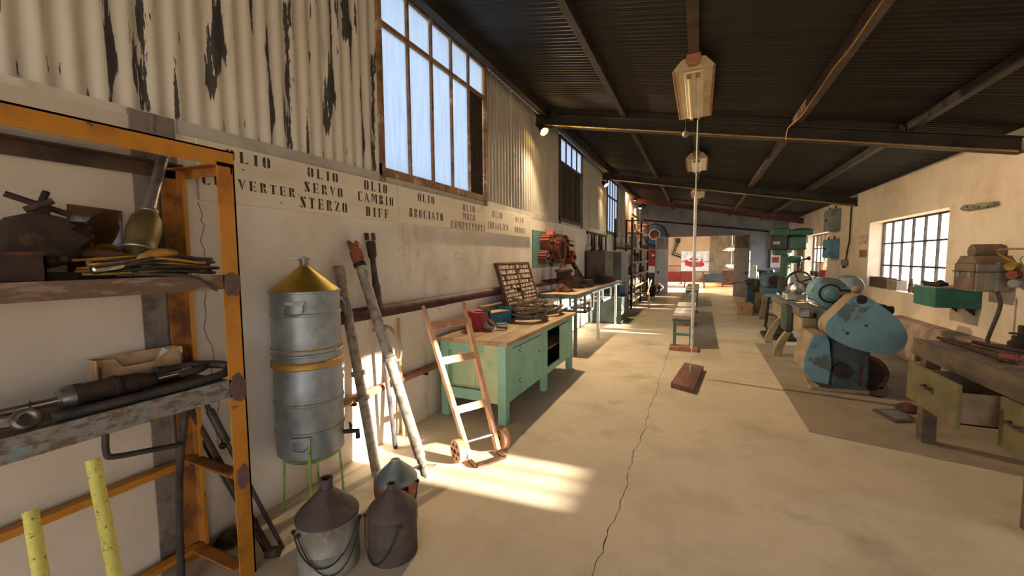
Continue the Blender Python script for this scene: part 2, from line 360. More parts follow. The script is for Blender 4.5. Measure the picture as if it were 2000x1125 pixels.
# red-brown scribbles on the plaster
def graf(px_pts, wd=.012):
    m = MB()
    for st in px_pts:
        q = [PX(x, y, XL) for x, y in st]
        for a, b in zip(q, q[1:]):
            d = (b-a).normalized(); nn = V((0, -d.z, d.y))*wd/2
            m.poly([V((XL+.002, p.y, p.z)) for p in (a-nn, b-nn, b+nn, a+nn)])
    return m.build('scribble', 'graffiti', wl, 0)
graf([[(896, 494), (888, 496), (886, 504), (888, 514), (895, 512), (895, 505), (891, 505)], [(898, 516), (903, 494), (908, 515)], [(900, 507), (906, 507)], [(912, 516), (912, 494), (918, 496), (918, 503), (912, 505), (919, 508), (919, 515), (912, 517)]])
graf([[(776, 492), (784, 480), (790, 494)], [(782, 500), (795, 488)], [(800, 510), (803, 535)], [(828, 515), (832, 540), (838, 520)], [(846, 535), (842, 545), (848, 552)], [(866, 530), (868, 545), (876, 544)], [(780, 540), (784, 560)], [(812, 480), (815, 498), (822, 484)]])
# upper wall: corrugated sheets, each its own sheet
wu = struct(MB().box((XL-.06, Y0, ZC-.02), (XL-.03, Y1, ZC+.02)).build('wall_left_upper', 'beam_steel'))
def corr_sheet(width, h, pitch=.1, amp=.0105):
    n = int(round(width/pitch))*8; m = MB(); A = []; B = []
    for i in range(n+1):
        y = width*i/n; x = amp*math.cos(2*PI*y/pitch)
        A.append(m.bm.verts.new((x, y, 0))); B.append(m.bm.verts.new((x, y, h)))
    for i in range(n): m.bm.faces.new((A[i], A[i+1], B[i+1], B[i]))
    return m
SW = .8
proto = None
def sheets(ya, yb, m):
    y = ya; k = 0
    global proto
    while y < yb-.05:
        wd = min(SW, yb-y)
        o = corr_sheet(wd if wd < SW else SW+.03, ZT-ZC-.03).build('corrugated_sheet', m, wu, 0)
        o.data.shade_smooth()
        o.location = (XL-.012+.003*(k % 2), y, ZC-.015-.006*(k % 3)); y += SW; k += 1
sheets(-2.6, 2.80, 'sheet_paint'); sheets(4.74, 7.78, 'sheet_plain'); sheets(9.46, 12.3, 'sheet_plain'); sheets(13.95, Y1, 'sheet_plain')
# dark steel column behind the rack
t1 = struct(MB().box((XL, 1.07, 0), (XL+.022, 1.26, 2.39)).box((XL+.022, 1.155, 0), (XL+.03, 1.165, 2.39)).build('trim_1', 'column'))

# left windows
def left_window(idx, ya, yb, ncol, z0, ztr, z1, fm, lower, upper, missing=()):
    X = XL
    m = MB()
    m.box((X-.05, ya, z0), (X+.03, yb, z0+.07)).box((X-.05, ya, z1-.05), (X+.02, yb, z1)).box((X-.05, ya, z0), (X+.03, ya+.045, z1)).box((X-.05, yb-.045, z0), (X+.03, yb, z1))
    root = struct(m.build('window_%d' % idx, fm))
    MB().box((X-.03, ya+.04, ztr-.02), (X+.02, yb-.04, ztr+.02)).build('transom', fm, root)
    sp = (yb-ya-.09)/ncol
    for k in range(1, ncol):
        y = ya+.045+sp*k
        MB().box((X-.025, y-.014, z0+.06), (X+.018, y+.014, z1-.04)).build('mullion', fm, root)
    for k in range(ncol):
        y = ya+.045+sp*k
        mm = lower if k not in missing else 'netting'
        MB().box((X-.012, y+.01, z0+.065), (X-.007, y+sp-.01, ztr-.015)).build('pane', mm, root, 0)
        MB().box((X-.012, y+.01, ztr+.015), (X-.007, y+sp-.01, z1-.045)).build('pane', upper, root, 0)
    for y in (ya, yb-.04):
        MB().box((X, y, z0-.05), (X+.035, y+.04, z0+.1)).build('bracket', fm, root)
    return root
left_window(1, 2.80, 4.74, 5, 2.38, 3.68, 4.10, 'frame_rust', 'frosted', 'frosted', (4,))
left_window(2, 7.78, 9.46, 4, 2.38, 3.55, 4.06, 'frame_dark', 'netting', 'frosted')
left_window(3, 12.3, 13.95, 4, 2.38, 3.5, 4.06, 'frame_dark', 'frosted', 'frosted')

# ceiling: corrugated sheets on purlins and rafters
ceil = bpy.data.objects.new('ceiling', None); COL.objects.link(ceil); struct(ceil); ceil.location = (0, 0, 3)
sl = math.sqrt(1+.19*.19)
def roof_sheet(mesh=None):
    m = MB(); n = int(.8/.076)*8; A = []; B = []
    for i in range(n+1):
        y = .83*i/n; z = .011*math.cos(2*PI*y/.076)
        A.append(m.bm.verts.new((-2.72, y, roof_z(-2.72)+z+.011))); B.append(m.bm.verts.new((3.42, y, roof_z(3.42)+z+.011)))
    for i in range(n): m.bm.faces.new((A[i], A[i+1], B[i+1], B[i]))
    return m
rs0 = roof_sheet().build('roof_sheet', 'roof_sheet', ceil, 0); rs0.data.shade_smooth()
y = Y0; k = 0
while y < Y1-.05:
    o = rs0 if k == 0 else rs0.copy()
    if k: COL.objects.link(o)
    o.location = (0, y, .003*(k % 2)); y += .8; k += 1
for i, (x, wd, hg, mm) in enumerate([(-2.34, .09, .16, 'beam_steel'), (-1.1, .07, .10, 'beam_steel'), (-.1, .09, .10, 'beam_rust'), (1.1, .09, .10, 'beam_rust'), (2.24, .07, .10, 'beam_steel')]):
    MB().box((x-wd/2, Y0, roof_z(x)-hg), (x+wd/2, Y1, roof_z(x)-.004)).build('purlin', mm, ceil)
RAF = [-3.85, 1.35, 6.55, 11.75, 17.0]
for j, yr in enumerate(RAF):
    m = MB(); xa, xb = XL, XR
    def rz(x, o): return roof_z(x)-o
    for o0, o1, hw in ((.105, .118, .06), (.118, .272, .008), (.272, .285, .06)):
        m.hexa([(xa, yr-hw, rz(xa, o1)), (xb, yr-hw, rz(xb, o1)), (xb, yr+hw, rz(xb, o1)), (xa, yr+hw, rz(xa, o1)), (xa, yr-hw, rz(xa, o0)), (xb, yr-hw, rz(xb, o0)), (xb, yr+hw, rz(xb, o0)), (xa, yr+hw, rz(xa, o0))])
    r_ = m.build('rafter', 'beam_redlit' if j == 4 else 'beam_steel', ceil)
    for x in (-1.02, 1.18, 2.16):
        MB().box((x, yr-.03, roof_z(x)-.106), (x+.012, yr+.03, roof_z(x)-.02)).build('cleat', 'beam_rust', r_)
    if j in (2, 3):
        q = MB(); q.tube([(x, yr-.075, roof_z(x)-.275) for x in (-2.35, -1, .2, 1.4, 2.6, 3.15)], .011, 6); q.build('conduit', 'conduit', r_)
# cables strung along the third purlin
cb = [(1.06, 2.0, roof_z(1.06)-.11)]
for k in range(1, 10):
    yy = 2.0+k*.45; cb.append((1.06+.008*math.sin(k*1.7), yy, roof_z(1.06)-.115-.012*(k % 2)))
cb += [(1.0, 6.40, roof_z(1.0)-.16), (.98, 6.45, roof_z(1.0)-.3)]
ca = MB().tube(bez(cb, 5), .007, 6).build('ceiling_cable', 'cable_yellow')
tag(ca, 'thin cable strapped along the rusty purlin under the roof', 'cable')

# right wall with window openings
WIN = [(-3.4, -.8), (2.72, 3.36), (7.9, 10.9), (13.9, 16.6), (18.3, 19.2)]  # first opening unseen, added for fill; second unseen, narrowed to shape the sun patch
WZ0, WZ1 = 1.02, 2.33
m = MB(); X0, X1 = XR, XR+.3
m.box((X0, Y0, 0), (X1, Y1, WZ0)).box((X0, Y0, WZ1), (X1, Y1, 3.05))
yy = Y0
for a, b in WIN + [(Y1, Y1)]:
    m.box((X0, yy, WZ0), (X1, a, WZ1)); yy = b
wr = struct(m.build('wall_right', 'plaster_warm'))
MB().prism([(2.98, 5.6, 0), (3.2, 5.6, 0), (3.2, 5.6, .62), (3.06, 5.6, .6)], (0, 3.6, 0)).build('plinth', 'plaster_raw', wr, 0)
for wi, (a, b) in enumerate(WIN):
    Xg = XR+.24; ncol = 7; rows = 3
    m = MB(); fw_ = .03
    m.box((Xg-.02, a, WZ0), (Xg+.02, b, WZ0+fw_)).box((Xg-.02, a, WZ1-fw_), (Xg+.02, b, WZ1)).box((Xg-.02, a, WZ0), (Xg+.02, a+fw_, WZ1)).box((Xg-.02, b-fw_, WZ0), (Xg+.02, b, WZ1))
    root = struct(m.build('window_%d' % (4+wi), 'frame_dark'))
    nc = max(3, int(round((b-a)/.43)))
    for k in range(1, nc):
        y = a+(b-a)*k/nc; MB().box((Xg-.018, y-.013, WZ0+.02), (Xg+.018, y+.013, WZ1-.02)).build('mullion', 'frame_dark', root)
    for k in range(1, rows):
        z = WZ0+(WZ1-WZ0)*k/rows; MB().box((Xg-.022, a+.02, z-.015), (Xg+.014, b-.02, z+.015)).build('glazing_bar', 'frame_dark', root)
    for k in range(nc):
        for j in range(rows):
            y = a+(b-a)*k/nc; z = WZ0+(WZ1-WZ0)*j/rows
            MB().box((Xg+.004, y+.012, z+.012), (Xg+.008, y+(b-a)/nc-.012, z+(WZ1-WZ0)/rows-.012)).build('pane', 'clear', root, 0)

struct(MB().box((XL, Y0-.2, 0), (-1.6, Y0, 3.9)).box((2.2, Y0-.2, 0), (XR, Y0, 3.1)).box((-1.6, Y0-.2, 2.7), (2.2, Y0, 3.2)).box((-1.6, Y0-.2, 3.2), (0, Y0, 3.6)).build('wall_unseen_back', 'plaster_warm'))  # unseen wall added to cut the sky fill from the open back
# end wall with doorway
DX0, DX1, DZ = -1.3, 1.32, 2.55
m = MB(); T = .2
for x0, x1 in ((XL, DX0), (DX1, XR)):
    m.hexa([(x0, Y1, 0), (x1, Y1, 0), (x1, Y1+T, 0), (x0, Y1+T, 0), (x0, Y1, roof_z(x0)), (x1, Y1, roof_z(x1)), (x1, Y1+T, roof_z(x1)), (x0, Y1+T, roof_z(x0))])
m.hexa([(DX0, Y1, DZ), (DX1, Y1, DZ), (DX1, Y1+T, DZ), (DX0, Y1+T, DZ), (DX0, Y1, roof_z(DX0)), (DX1, Y1, roof_z(DX1)), (DX1, Y1+T, roof_z(DX1)), (DX0, Y1+T, roof_z(DX0))])
we = struct(m.build('wall_end', 'end_wall', None, 0))
def door(idx, hx, ox, oy):
    h = V((hx, Y1-.02, 0)); e = V((ox, oy, 0)); d = (e-h).normalized(); n = V((-d.y, d.x, 0))*.025
    root = struct(MB().hexa([h-n+V((0, 0, .02)), e-n+V((0, 0, .02)), e+n+V((0, 0, .02)), h+n+V((0, 0, .02)), h-n+V((0, 0, DZ-.02)), e-n+V((0, 0, DZ-.02)), e+n+V((0, 0, DZ-.02)), h+n+V((0, 0, DZ-.02))]).build('door_%d' % idx, 'door_paint'))
    c = e*.85+h*.15
    MB().bar(c+V((0, 0, 1.0))-n*3, c+V((0, 0, 1.0))+n*3, .03, .12).build('door_handle', 'black_steel', root)
    a, b = h*.95+e*.05, h*.05+e*.95
    MB().bar(a+V((0, 0, 2.25)), b+V((0, 0, 2.25)), .058, .5).build('upper_panel', 'cab_brown', root)
    return root
door(1, DX0-.02, -1.72, 18.45); door(2, DX1+.02, 1.78, 18.45)
tb = MB().tube([(-2.4, Y1-.06, 3.35), (2.52, Y1-.06, 2.66), (2.55, Y1-.06, 2.6), (2.55, Y1-.06, .2)], .03, 8).build('pipe_run', 'black_steel', we)

# ---------- the room beyond
YF = 31.0
f2 = struct(MB().box((-6, Y1, -.06), (.2, YF, 0)).build('floor', 'concrete'))
MB().box((.2, Y1, -.06), (6, YF, 0)).build('floor_paint', 'floor_orange', f2)
wf = struct(MB().box((-6, YF, 0), (.6, YF+.2, 5)).build('wall_far', 'cream_wall'))
for k in range(4):
    MB().box((.6+k*1.35, YF-.05, 0), (.6+(k+1)*1.35-.02, YF+.15, 3.3)).build('concrete_panel', 'concrete_panel', wf)
MB().box((.6, YF, 3.3), (6, YF+.2, 5)).build('upper_wall', 'cream_wall', wf)
MB().box((-6, YF-.06, 3.05), (.6, YF, 3.12)).build('rail', 'plaque', wf)
struct(MB().box((-6.2, Y1, 0), (-6, YF, 5)).build('wall_far_left', 'cream_wall'))
m = MB().box((6, Y1, 0), (6.2, YF, 1.3)).box((6, Y1, 2.2), (6.2, YF, 5)).box((6, Y1, .9), (6.2, 21.2, 2.6)).box((6, 24, .9), (6.2, 26, 2.6)).box((6, 29.3, .9), (6.2, YF, 2.6))
struct(m.build('wall_far_right', 'cream_wall'))
c2 = struct(MB().box((-6.2, Y1+T, 4.4), (6.2, YF+.2, 4.5)).build('ceiling', 'cream_wall'))
MB().bar((.3, 24, 3.9), (6, 24, 3.1), .12, .25).build('rafter', 'beam_steel', c2)

# ================================================================== LEFT SIDE OBJECTS
# ---------- yellow rack
XF, XB = -2.1, -2.5
rk = thing('storage_rack', 'yellow painted steel angle rack with two loaded shelves against the left wall', 'rack', (-2.3, .3, 0))
def angle(p, q, a1, a2, wd, th=.008):
    """angle iron: two flanges along unit vectors a1, a2"""
    p, q, a1, a2 = V(p), V(q), V(a1), V(a2); m = MB()
    for u, v in ((a1, a2), (a2, a1)):
        s = [V((0, 0, 0)), u*wd, u*wd+v*th, v*th]
        m.hexa([p+s[0], p+s[1], p+s[2], p+s[3], q+s[0], q+s[1], q+s[2], q+s[3]])
    return m
fp = angle((XF, 1.29, 0), (XF, 1.29, 2.12), (0, -1, 0), (-1, 0, 0), .08).build('front_post', 'yellow_paint', rk)
for z0, z1, s in ((1.46, 1.6, 1), (.93, 1.09, 2), (.47, .62, 3)):
    random.seed(s); pts = []
    for k in range(18):
        a = 2*PI*k/18; r = .75+.25*random.random()
        pts.append((XF+.0015, 1.25+.04*min(1, max(-1, 1.25*r*math.cos(a)))*(1 if s < 3 else .7), (z0+z1)/2+(z1-z0)/2*r*math.sin(a)))
    MB().prism(pts, (.0015, 0, 0)).build('bare_patch', 'primer', fp, 0)
angle((XB, 1.24, 0), (XB, 1.24, 2.12), (0, -1, 0), (1, 0, 0), .075).build('back_post', 'yellow_worn', rk)
MB().box((XB+.075, 1.222, 0), (XB+.083, 1.24, 2.1)).build('post_edge', 'yellow_paint', rk)
angle((XF, -.7, 2.18), (XF, 1.29, 2.18), (0, 0, -1), (-1, 0, 0), .078).build('top_beam', 'yellow_paint', rk)
angle((XB, -.7, 2.14), (XB, 1.24, 2.14), (0, 0, -1), (1, 0, 0), .068).build('top_beam', 'beam_rust', rk)
angle((XB, 1.24, 2.12), (XF, 1.28, 2.12), (0, 0, -1), (0, -1, 0), .05).build('side_rail', 'yellow_worn', rk)
for z in (.6, .1):
    angle((XB+.03, 1.23, z), (XF-.01, 1.25, z-.02), (0, 0, -1), (0, -1, 0), .065).build('side_rail', 'yellow_worn', rk)
    angle((XB+.01, -.7, z-.01), (XB+.01, 1.2, z), (0, 0, -1), (1, 0, 0), .055).build('back_rail', 'yellow_paint', rk)
for z, hgt, mm in ((1.58, .07, 'shelf_brown'), (1.06, .09, 'shelf_steel')):
    sh = MB().box((XB, -.7, z-.012), (XF-.003, 1.22, z-.006)).build('shelf', 'rust_dark' if z > 1.5 else 'shelf_brown', rk)
    MB().box((XF-.006, -.7, z-hgt), (XF, 1.22, z)).build('lip', mm, sh)
    MB().box((XB, -.7, z-.05), (XB+.006, 1.2, z)).build('lip', mm, sh)
for y in (-.66,):
    angle((XF, y, 0), (XF, y, 2.12), (0, -1, 0), (-1, 0, 0), .08).build('front_post', 'yellow_paint', rk)
    angle((XB, y, 0), (XB, y, 2.12), (0, -1, 0), (1, 0, 0), .08).build('back_post', 'yellow_paint', rk)

SZ = 1.575
# rusty bin
p = PX(88, 492, -2.14)
m = MB(); ya, yb, xa, xb, zt = .12, p.y, -2.36, -2.14, p.z
m.box((xa, ya, SZ), (xb, yb, SZ+.006)); m.box((xb-.006, ya, SZ), (xb, yb, zt)).box((xa, ya, SZ), (xa+.006, yb, zt)).box((xa, yb-.006, SZ), (xb, yb, zt)).box((xa, ya, SZ), (xb, ya+.006, zt))
b_ = thing('metal_bin', 'small open rusty sheet metal bin at the front of the top shelf', 'bin', (-2.25, .4, SZ))
m.build('bin_body', 'rust_dark', b_)
MB().box((xb-.001, ya, zt-.012), (xb+.004, yb, zt)).box((xa, yb-.001, zt-.012), (xb, yb+.004, zt)).build('rim', 'rust', b_)
# gearbox casting with cross handles
XG = -2.34
gb = thing('gearbox_casting', 'rusty gearbox casting with crossed capstan bars lying on the top shelf', 'gearbox', (XG, .72, SZ))
c = PX(70, 500, XG)
m = MB(); pts = [PX(x, y, XG+.11) for x, y in [(-10, 470), (20, 440), (45, 420), (85, 412), (135, 425), (158, 440), (160, 470), (175, 490), (150, 515), (100, 525), (40, 520), (-10, 535)]]
m.prism([V((XG+.1, p.y, p.z)) for p in pts], (-.2, 0, 0), .03); m.build('housing', 'rust_dark', gb)
f0 = PX(150, 462, XG); m = MB().cyl(V((XG, f0.y-.03, f0.z)), V((XG, f0.y+.02, f0.z)), .062, n=18)
fl_ = m.build('flange', 'rust_dark', gb)
for k in range(8):
    a = 2*PI*k/8; cc = V((XG+.048*math.cos(a), f0.y+.02, f0.z+.048*math.sin(a))); MB().cyl(cc, cc+V((0, .014, 0)), .011, n=6).build('bolt', 'rust', fl_)
e0 = PX(150, 490, XG+.04); MB().cyl((XG+.04, e0.y-.04, e0.z), (XG+.07, PX(235, 500, XG+.05).y, e0.z-.02), .024, .02, 14).build('shaft', 'rust', gb)
for (a, b, o) in (((8, 378), (138, 420), .02), ((90, 375), (68, 428), .05), ((48, 410), (104, 392), .08)):
    A, B = PX(*a, XG+o), PX(*b, XG+o+.03); MB().cyl(A, B, .0115, n=10).build('capstan_bar', 'rust_dark', gb)
hb = PX(80, 405, XG+.05); MB().cyl(hb+V((0, 0, .015)), hb+V((0, -.02, -.09)), .03, n=12).build('hub', 'rust_dark', gb)
MB().cyl((XG-.02, c.y-.25, SZ), (XG-.02, c.y-.25, c.z+.02), .05, n=12).box((XG-.08, c.y-.28, SZ), (XG+.1, c.y+.15, SZ+.03)).build('foot', 'rust_dark', gb)
for k in range(5):
    q = PX(20+26*k, 505+4*(k % 2), XG+.12); MB().sph(q, .013, 8).build('bolt', 'rust', gb)
# smoked plastic sheet leaning at the wall, dish behind it
q = [PX(x, y, -2.475) for x, y in [(128, 500), (130, 398), (238, 412), (238, 505)]]
q = [V((-2.475, p.y, max(p.z, SZ-.0))) for p in q]; q[0].z = SZ; q[3].z = SZ
tag(MB().prism(q, (.004, 0, 0)).build('plastic_sheet', 'smoke', None, 0), 'smoky see-through plastic sheet leaning on the wall behind the gearbox', 'sheet')
d0 = PX(210, 468, -2.45); dz = SZ+.075
tag(MB().lathe((-2.462, d0.y, dz), (1, 0, .12), [(.075, 0), (.078, .006), (.062, .012), (.055, .006), (.002, .006)], 28).build('dish', 'brass'), 'small round amber dish propped in front of the smoky sheet', 'dish')
# pump: leaning turned body
pu = thing('oil_pump', 'tarnished brass pump with long neck leaning upright on the top shelf', 'pump', (-2.3, 1.0, SZ))
A, B = PX(256, 500, -2.2), PX(318, 305, -2.39); A.z = SZ+.012
ax = (B-A).normalized(); Ln = (B-A).length
m = MB().lathe(A, ax, [(.026, 0), (.03, .004), (.03, .02), (.024, .03), (.026, .11)], 18); m.build('lower_tube', 'steel', pu)
MB().lathe(A+ax*.11, ax, [(.03, 0), (.058, .008), (.06, .03), (.056, .04), (.058, .05), (.062, .12), (.056, .17), (.036, .2), (.03, .21)], 22).build('pump_body', 'bronze', pu)
MB().lathe(A+ax*.315, ax, [(.03, 0), (.034, .005), (.034, .018), (.024, .022), (.024, Ln-.33), (.028, Ln-.325), (.028, Ln-.315)], 16).build('neck', 'steel', pu)
MB().torus(A+ax*.12, ax, .06, .006, 20).build('collar_ring', 'steel', pu)
# cable bundle with inspection lamp
ci = thing('inspection_lamp', 'yellow and black electric lead coiled with a grey inspection lamp on the top shelf', 'lamp', (-2.2, 1.0, SZ))
random.seed(3)
y0c, y1c = PX(165, 530, -2.17).y, PX(440, 530, -2.17).y
for k in range(16):
    yel = k in (0, 3, 6, 9, 13); ww = .015+.03*random.random(); z = SZ+.008+.0048*k+.006*random.random(); xx = -2.19-.06*random.random()
    ya, yb = y0c+.05*random.random()+(.0 if yel else .06), y1c-.05*random.random()-.01
    lp = [(xx+ww, ya+.06, z), (xx, ya, z-.004 if z > SZ+.02 else z), (xx-ww, ya+.06, z), (xx-ww-.012, (ya+yb)/2, z+.006+.02*random.random()), (xx-ww, yb-.05, z+.004), (xx, yb, z), (xx+ww, yb-.05, z), (xx+ww+.012, (ya+yb)/2, z+.004+.02*random.random())]
    if yel: lp = [V((a, b-.02, c_+.012)) for a, b, c_ in lp]
    bz = bez([V(q) for q in lp]+[V(lp[0])], 6)[:-1]
    MB().tube(bz, .0065 if not yel else .006, 7, True).build('cable_loop', 'cable_yellow' if yel else 'cable_black', ci)
a, b = PX(178, 528, -2.125), PX(240, 518, -2.13); a.z = max(a.z, SZ+.022)
MB().lathe(a, b-a, [(.012, 0), (.018, .006), (.019, (b-a).length-.01), (.014, (b-a).length)], 14).build('lamp_cover', 'chrome', ci)
MB().cyl(b, PX(300, 505, -2.14), .012, .009, 12).build('handle', 'cable_black', ci)
a, b = PX(268, 506, -2.16), PX(345, 494, -2.18)
MB().tube([a+(b-a)*t+V((0, 0, .012*math.sin(t*PI))) for t in (0, .1, .3, .6, .85, 1)], [.006, .016, .02, .02, .016, .01], 12).build('yellow_grip', 'cable_yellow', ci)
tl = [PX(x, y, -2.093) for x, y in [(300, 536), (350, 537), (390, 545), (412, 560), (424, 568)]]
MB().tube(bez([V((-2.13, tl[0].y-.05, SZ+.02))]+tl, 6), .006, 7).build('loose_end', 'rubber', ci)

# lower shelf
S2 = 1.055
q = [PX(x, y, -2.40) for x, y in [(182, 680), (352, 650), (360, 716), (190, 742)]]
cb_ = thing('cardboard_box', 'torn oil-stained cardboard box leaning at the back of the lower shelf', 'box', (-2.45, 1.0, S2))
a, b = q[3].y, q[2].y; zt = q[0].z
M2 = lambda y, z: V((-2.40-.03*(z-S2)/.15, y, z))
m = MB(); hz = S2+.155
notch = [(a, S2), (b, S2), (b+.006, hz), (b-.09, hz-.006), (b-.11, hz-.05), (a+.10, hz-.052), (a+.075, hz-.01), (a, hz)]
m.prism([M2(y, z) for y, z in notch], (-.004, 0, 0)); m.build('front_flap', 'cardboard', cb_)
MB().box((-2.48, a, S2), (-2.476, b, hz)).box((-2.476, a, S2), (-2.405, a+.004, hz)).box((-2.476, b-.004, S2), (-2.405, b, hz)).box((-2.476, a, S2), (-2.405, b, S2+.004)).build('box_body', 'cardboard', cb_)
MB().prism([(-2.42, b-.1, hz-.035), (-2.43, b-.075, hz+.008), (-2.43, b-.05, hz-.012)], (.002, .0, 0)).build('paper_scrap', 'white_paint', cb_, 0)
for yy_ in (a+.006, b-.012): MB().box((-2.398, yy_, S2+.01), (-2.3955, yy_+.008, S2+.125)).build('staple_strip', 'rubber', cb_)
# hydraulic ram
hr = thing('hydraulic_ram', 'greasy hydraulic ram with bright piston rod lying along the lower shelf', 'ram', (-2.28, .8, S2))
XH = -2.27
def hp(x, y, X=XH): return PX(x, y, X)
p0, p1, p2, p3 = hp(-60, 818), hp(120, 782), hp(240, 748), hp(350, 735)
rr = .05; zax = S2+rr+.002
def on(y): return V((XH, y, zax))
MB().cyl(on(p0.y-.2), on(p1.y+.02), .017, n=14).build('piston_rod', 'chrome', hr)
MB().lathe(on(p1.y), (0, 1, 0), [(.02, -.006), (.04, -.003), (.05, .02), (.05, .06), (.047, .065), (.047, .15), (.052, .155), (.052, .17), (.046, .175), (.044, .24), (.03, .29), (.02, .31)], 22).build('ram_body', 'rust_dark', hr)
MB().lathe(on(p1.y+.0), (0, 1, 0), [(.02, -.012), (.042, -.008), (.051, .014), (.051, .03)], 22).build('gland', 'steel', hr)
MB().cyl(on(p1.y+.3), on(p1.y+.43), .017, .016, 14).build('rod_end', 'chrome', hr)
MB().cyl(on(p1.y+.42), on(p1.y+.45), .021, n=14).build('rod_collar', 'galv', hr)
e = PX(55, 830, -2.15); ec = V((-2.17, e.y, S2+.035))
m = MB().torus(ec, (1, 0, .4), .027, .013, 20, 8); m.build('eye_ring', 'steel', hr)
MB().bar(ec+V((-.02, -.02, 0)), on(p0.y-.15), .04, .03).build('eye_link', 'steel', hr)
MB().torus(on(hp(60, 800).y), (.3, 1, 0), .02, .003, 14, 5).build('wire_tie', 'black_steel', hr)
# hose
hz = S2+.02
pth = [V((-2.15, PX(105, 825, -2.15).y, hz)), V((-2.145, .9, hz)), V((-2.15, 1.05, hz)), V((-2.17, PX(435, 730, -2.17).y, hz+.004)), V((-2.22, PX(452, 712, -2.2).y-.01, hz+.03)), V((-2.30, 1.17, hz+.05)), V((-2.33, 1.10, hz+.045)), V((-2.3, 1.0, hz+.06))]
tag(MB().tube(bez(pth, 8), .02, 12).build('rubber_hose', 'rubber'), 'thick black rubber hose bent in a loop along the lower shelf', 'hose')
pth = [V((-2.37, .8, hz)), V((-2.37, 1.0, hz)), V((-2.36, 1.12, hz)), V((-2.34, 1.195, hz+.01)), V((-2.27, 1.2, hz+.04)), V((-2.24, 1.14, hz+.035)), V((-2.25, 1.08, hz+.03))]
tag(MB().tube(bez(pth, 8), .017, 12).build('rubber_hose', 'rubber'), 'dark hose looped against the cardboard box on the lower shelf', 'hose')

# bent black pry handle standing in the rack
A = [PX(x, y, -2.17) for x, y in [(208, 800), (206, 850), (208, 885), (222, 892), (290, 880), (355, 868)]]
lv = thing('bent_lever', 'black bent steel lever with side handle standing inside the rack', 'lever', (-2.25, 1.0, 0))
MB().tube(bez(A, 5), .012, 10).build('side_handle', 'lever_paint', lv)
B = [PX(362, 785, -2.17), PX(361, 810, -2.17), PX(352, 900, -2.2), PX(350, 1000, -2.28)]; e = B[-1].copy(); e2 = V((-2.33, 1.06, .0))
MB().tube(bez(B+[e2], 6), .016, 10).build('shaft', 'lever_paint', lv)
# yellow-green tubes
def leaner(name, label, cat, top, bot, r, m, group=None, n=14):
    o = MB().cyl(bot, top, r, n=n).build(name, m); return tag(o, label, cat, group)
t_ = PX(181, 897, -1.98); t2 = PX(59, 997, -1.95)
def ext(a, b): 
    d = b-a; return a+d*(a.z/(a.z-b.z))
b1 = ext(t_, PX(222, 1110, -1.86)); b2 = ext(t2, PX(76, 1100, -1.885))
leaner('painted_tube', 'tall speckled yellow-green tube leaning on the rack', 'tube', t_, b1, .021, 'tube_yg')
leaner('painted_tube', 'short speckled yellow-green tube beside the rack', 'tube', t2, b2, .019, 'tube_yg')
# rods leaning at the wall behind the rack
def rod(label, top, bot, r, m, sleeve=None, foot=None, knob=False):
    o = thing('breaker_bar', label, 'bar', (bot.x, bot.y, 0), 'bars leaning behind the rack')
    MB().cyl(bot+V((0, 0, r*.3)), top, r, n=10).build('bar', m, o)
    d = (top-bot)
    if sleeve: MB().cyl(bot+d*sleeve[0], bot+d*sleeve[1], r*1.7, n=12).build('sleeve', 'lever_paint', o)
    if knob: MB().sph(bot+d*sleeve[0]+V((.0, -.02, -.01)), r*1.6, 10).build('knob', 'black_steel', o)
    if foot: MB().cyl(bot+V((-.03, -.02, foot)), bot+V((.03, .02, foot)), foot, n=14).build('foot_roller', 'rust_dark', o)
    return o
rod('dark steel bar with thick sleeve and knob leaning behind the rack', PX(398, 780, -2.46), FL(553, 1072), .012, 'lever_paint', (.72, .93), None, True)
rod('rusty round bar ending in a roller foot behind the rack', PX(372, 800, -2.47), FL(534, 1087), .014, 'rust_dark', None, .028)
rod('thin dark bar leaning lowest behind the rack', PX(382, 840, -2.5), FL(520, 1082), .008, 'black_steel')
random.seed(5); m = MB()
for k in range(14): m.sph((-2.47+.05*random.random(), 1.32+.18*random.random(), .02+.02*random.random()), .03+.02*random.random(), 7, (1, 1, .8))
tag(stuff(m.build('debris_heap', 'debris')), 'dark heap of dirt at the wall foot behind the rack', 'debris')

# ---------- sign board with stencilled oil names
SX = XL+.022
sg = thing('sign_board', 'long cream board stencilled with Italian oil names on the left wall', 'sign', (XL+.01, 3.8, 1.99))
for a, b in ((1.36, 3.0), (3.004, 4.66), (4.664, 6.26)):
    MB().box((XL+.001, a, 1.985), (SX, b, 2.322), .002).build('plank', 'sign_board', sg)
S_ = .24
def bow(x0, x1, y0=.0, y1=1.0, left=True):
    a = (x1-x0)*.55; h = (y1-y0)*.14
    if left: return [(x0, y0+h), (x0+a, y0), (x1, y0), (x1, y1), (x0+a, y1), (x0, y1-h)]
    return [(x0, y0), (x1-a, y0), (x1, y0+h), (x1, y1-h), (x1-a, y1), (x0, y1)]
def rc(x0, y0, x1, y1): return [(x0, y0), (x1, y0), (x1, y1), (x0, y1)]
ST = [rc(.06, 0, .28, 1), rc(0, 0, .34, .05), rc(0, .95, .34, 1)]
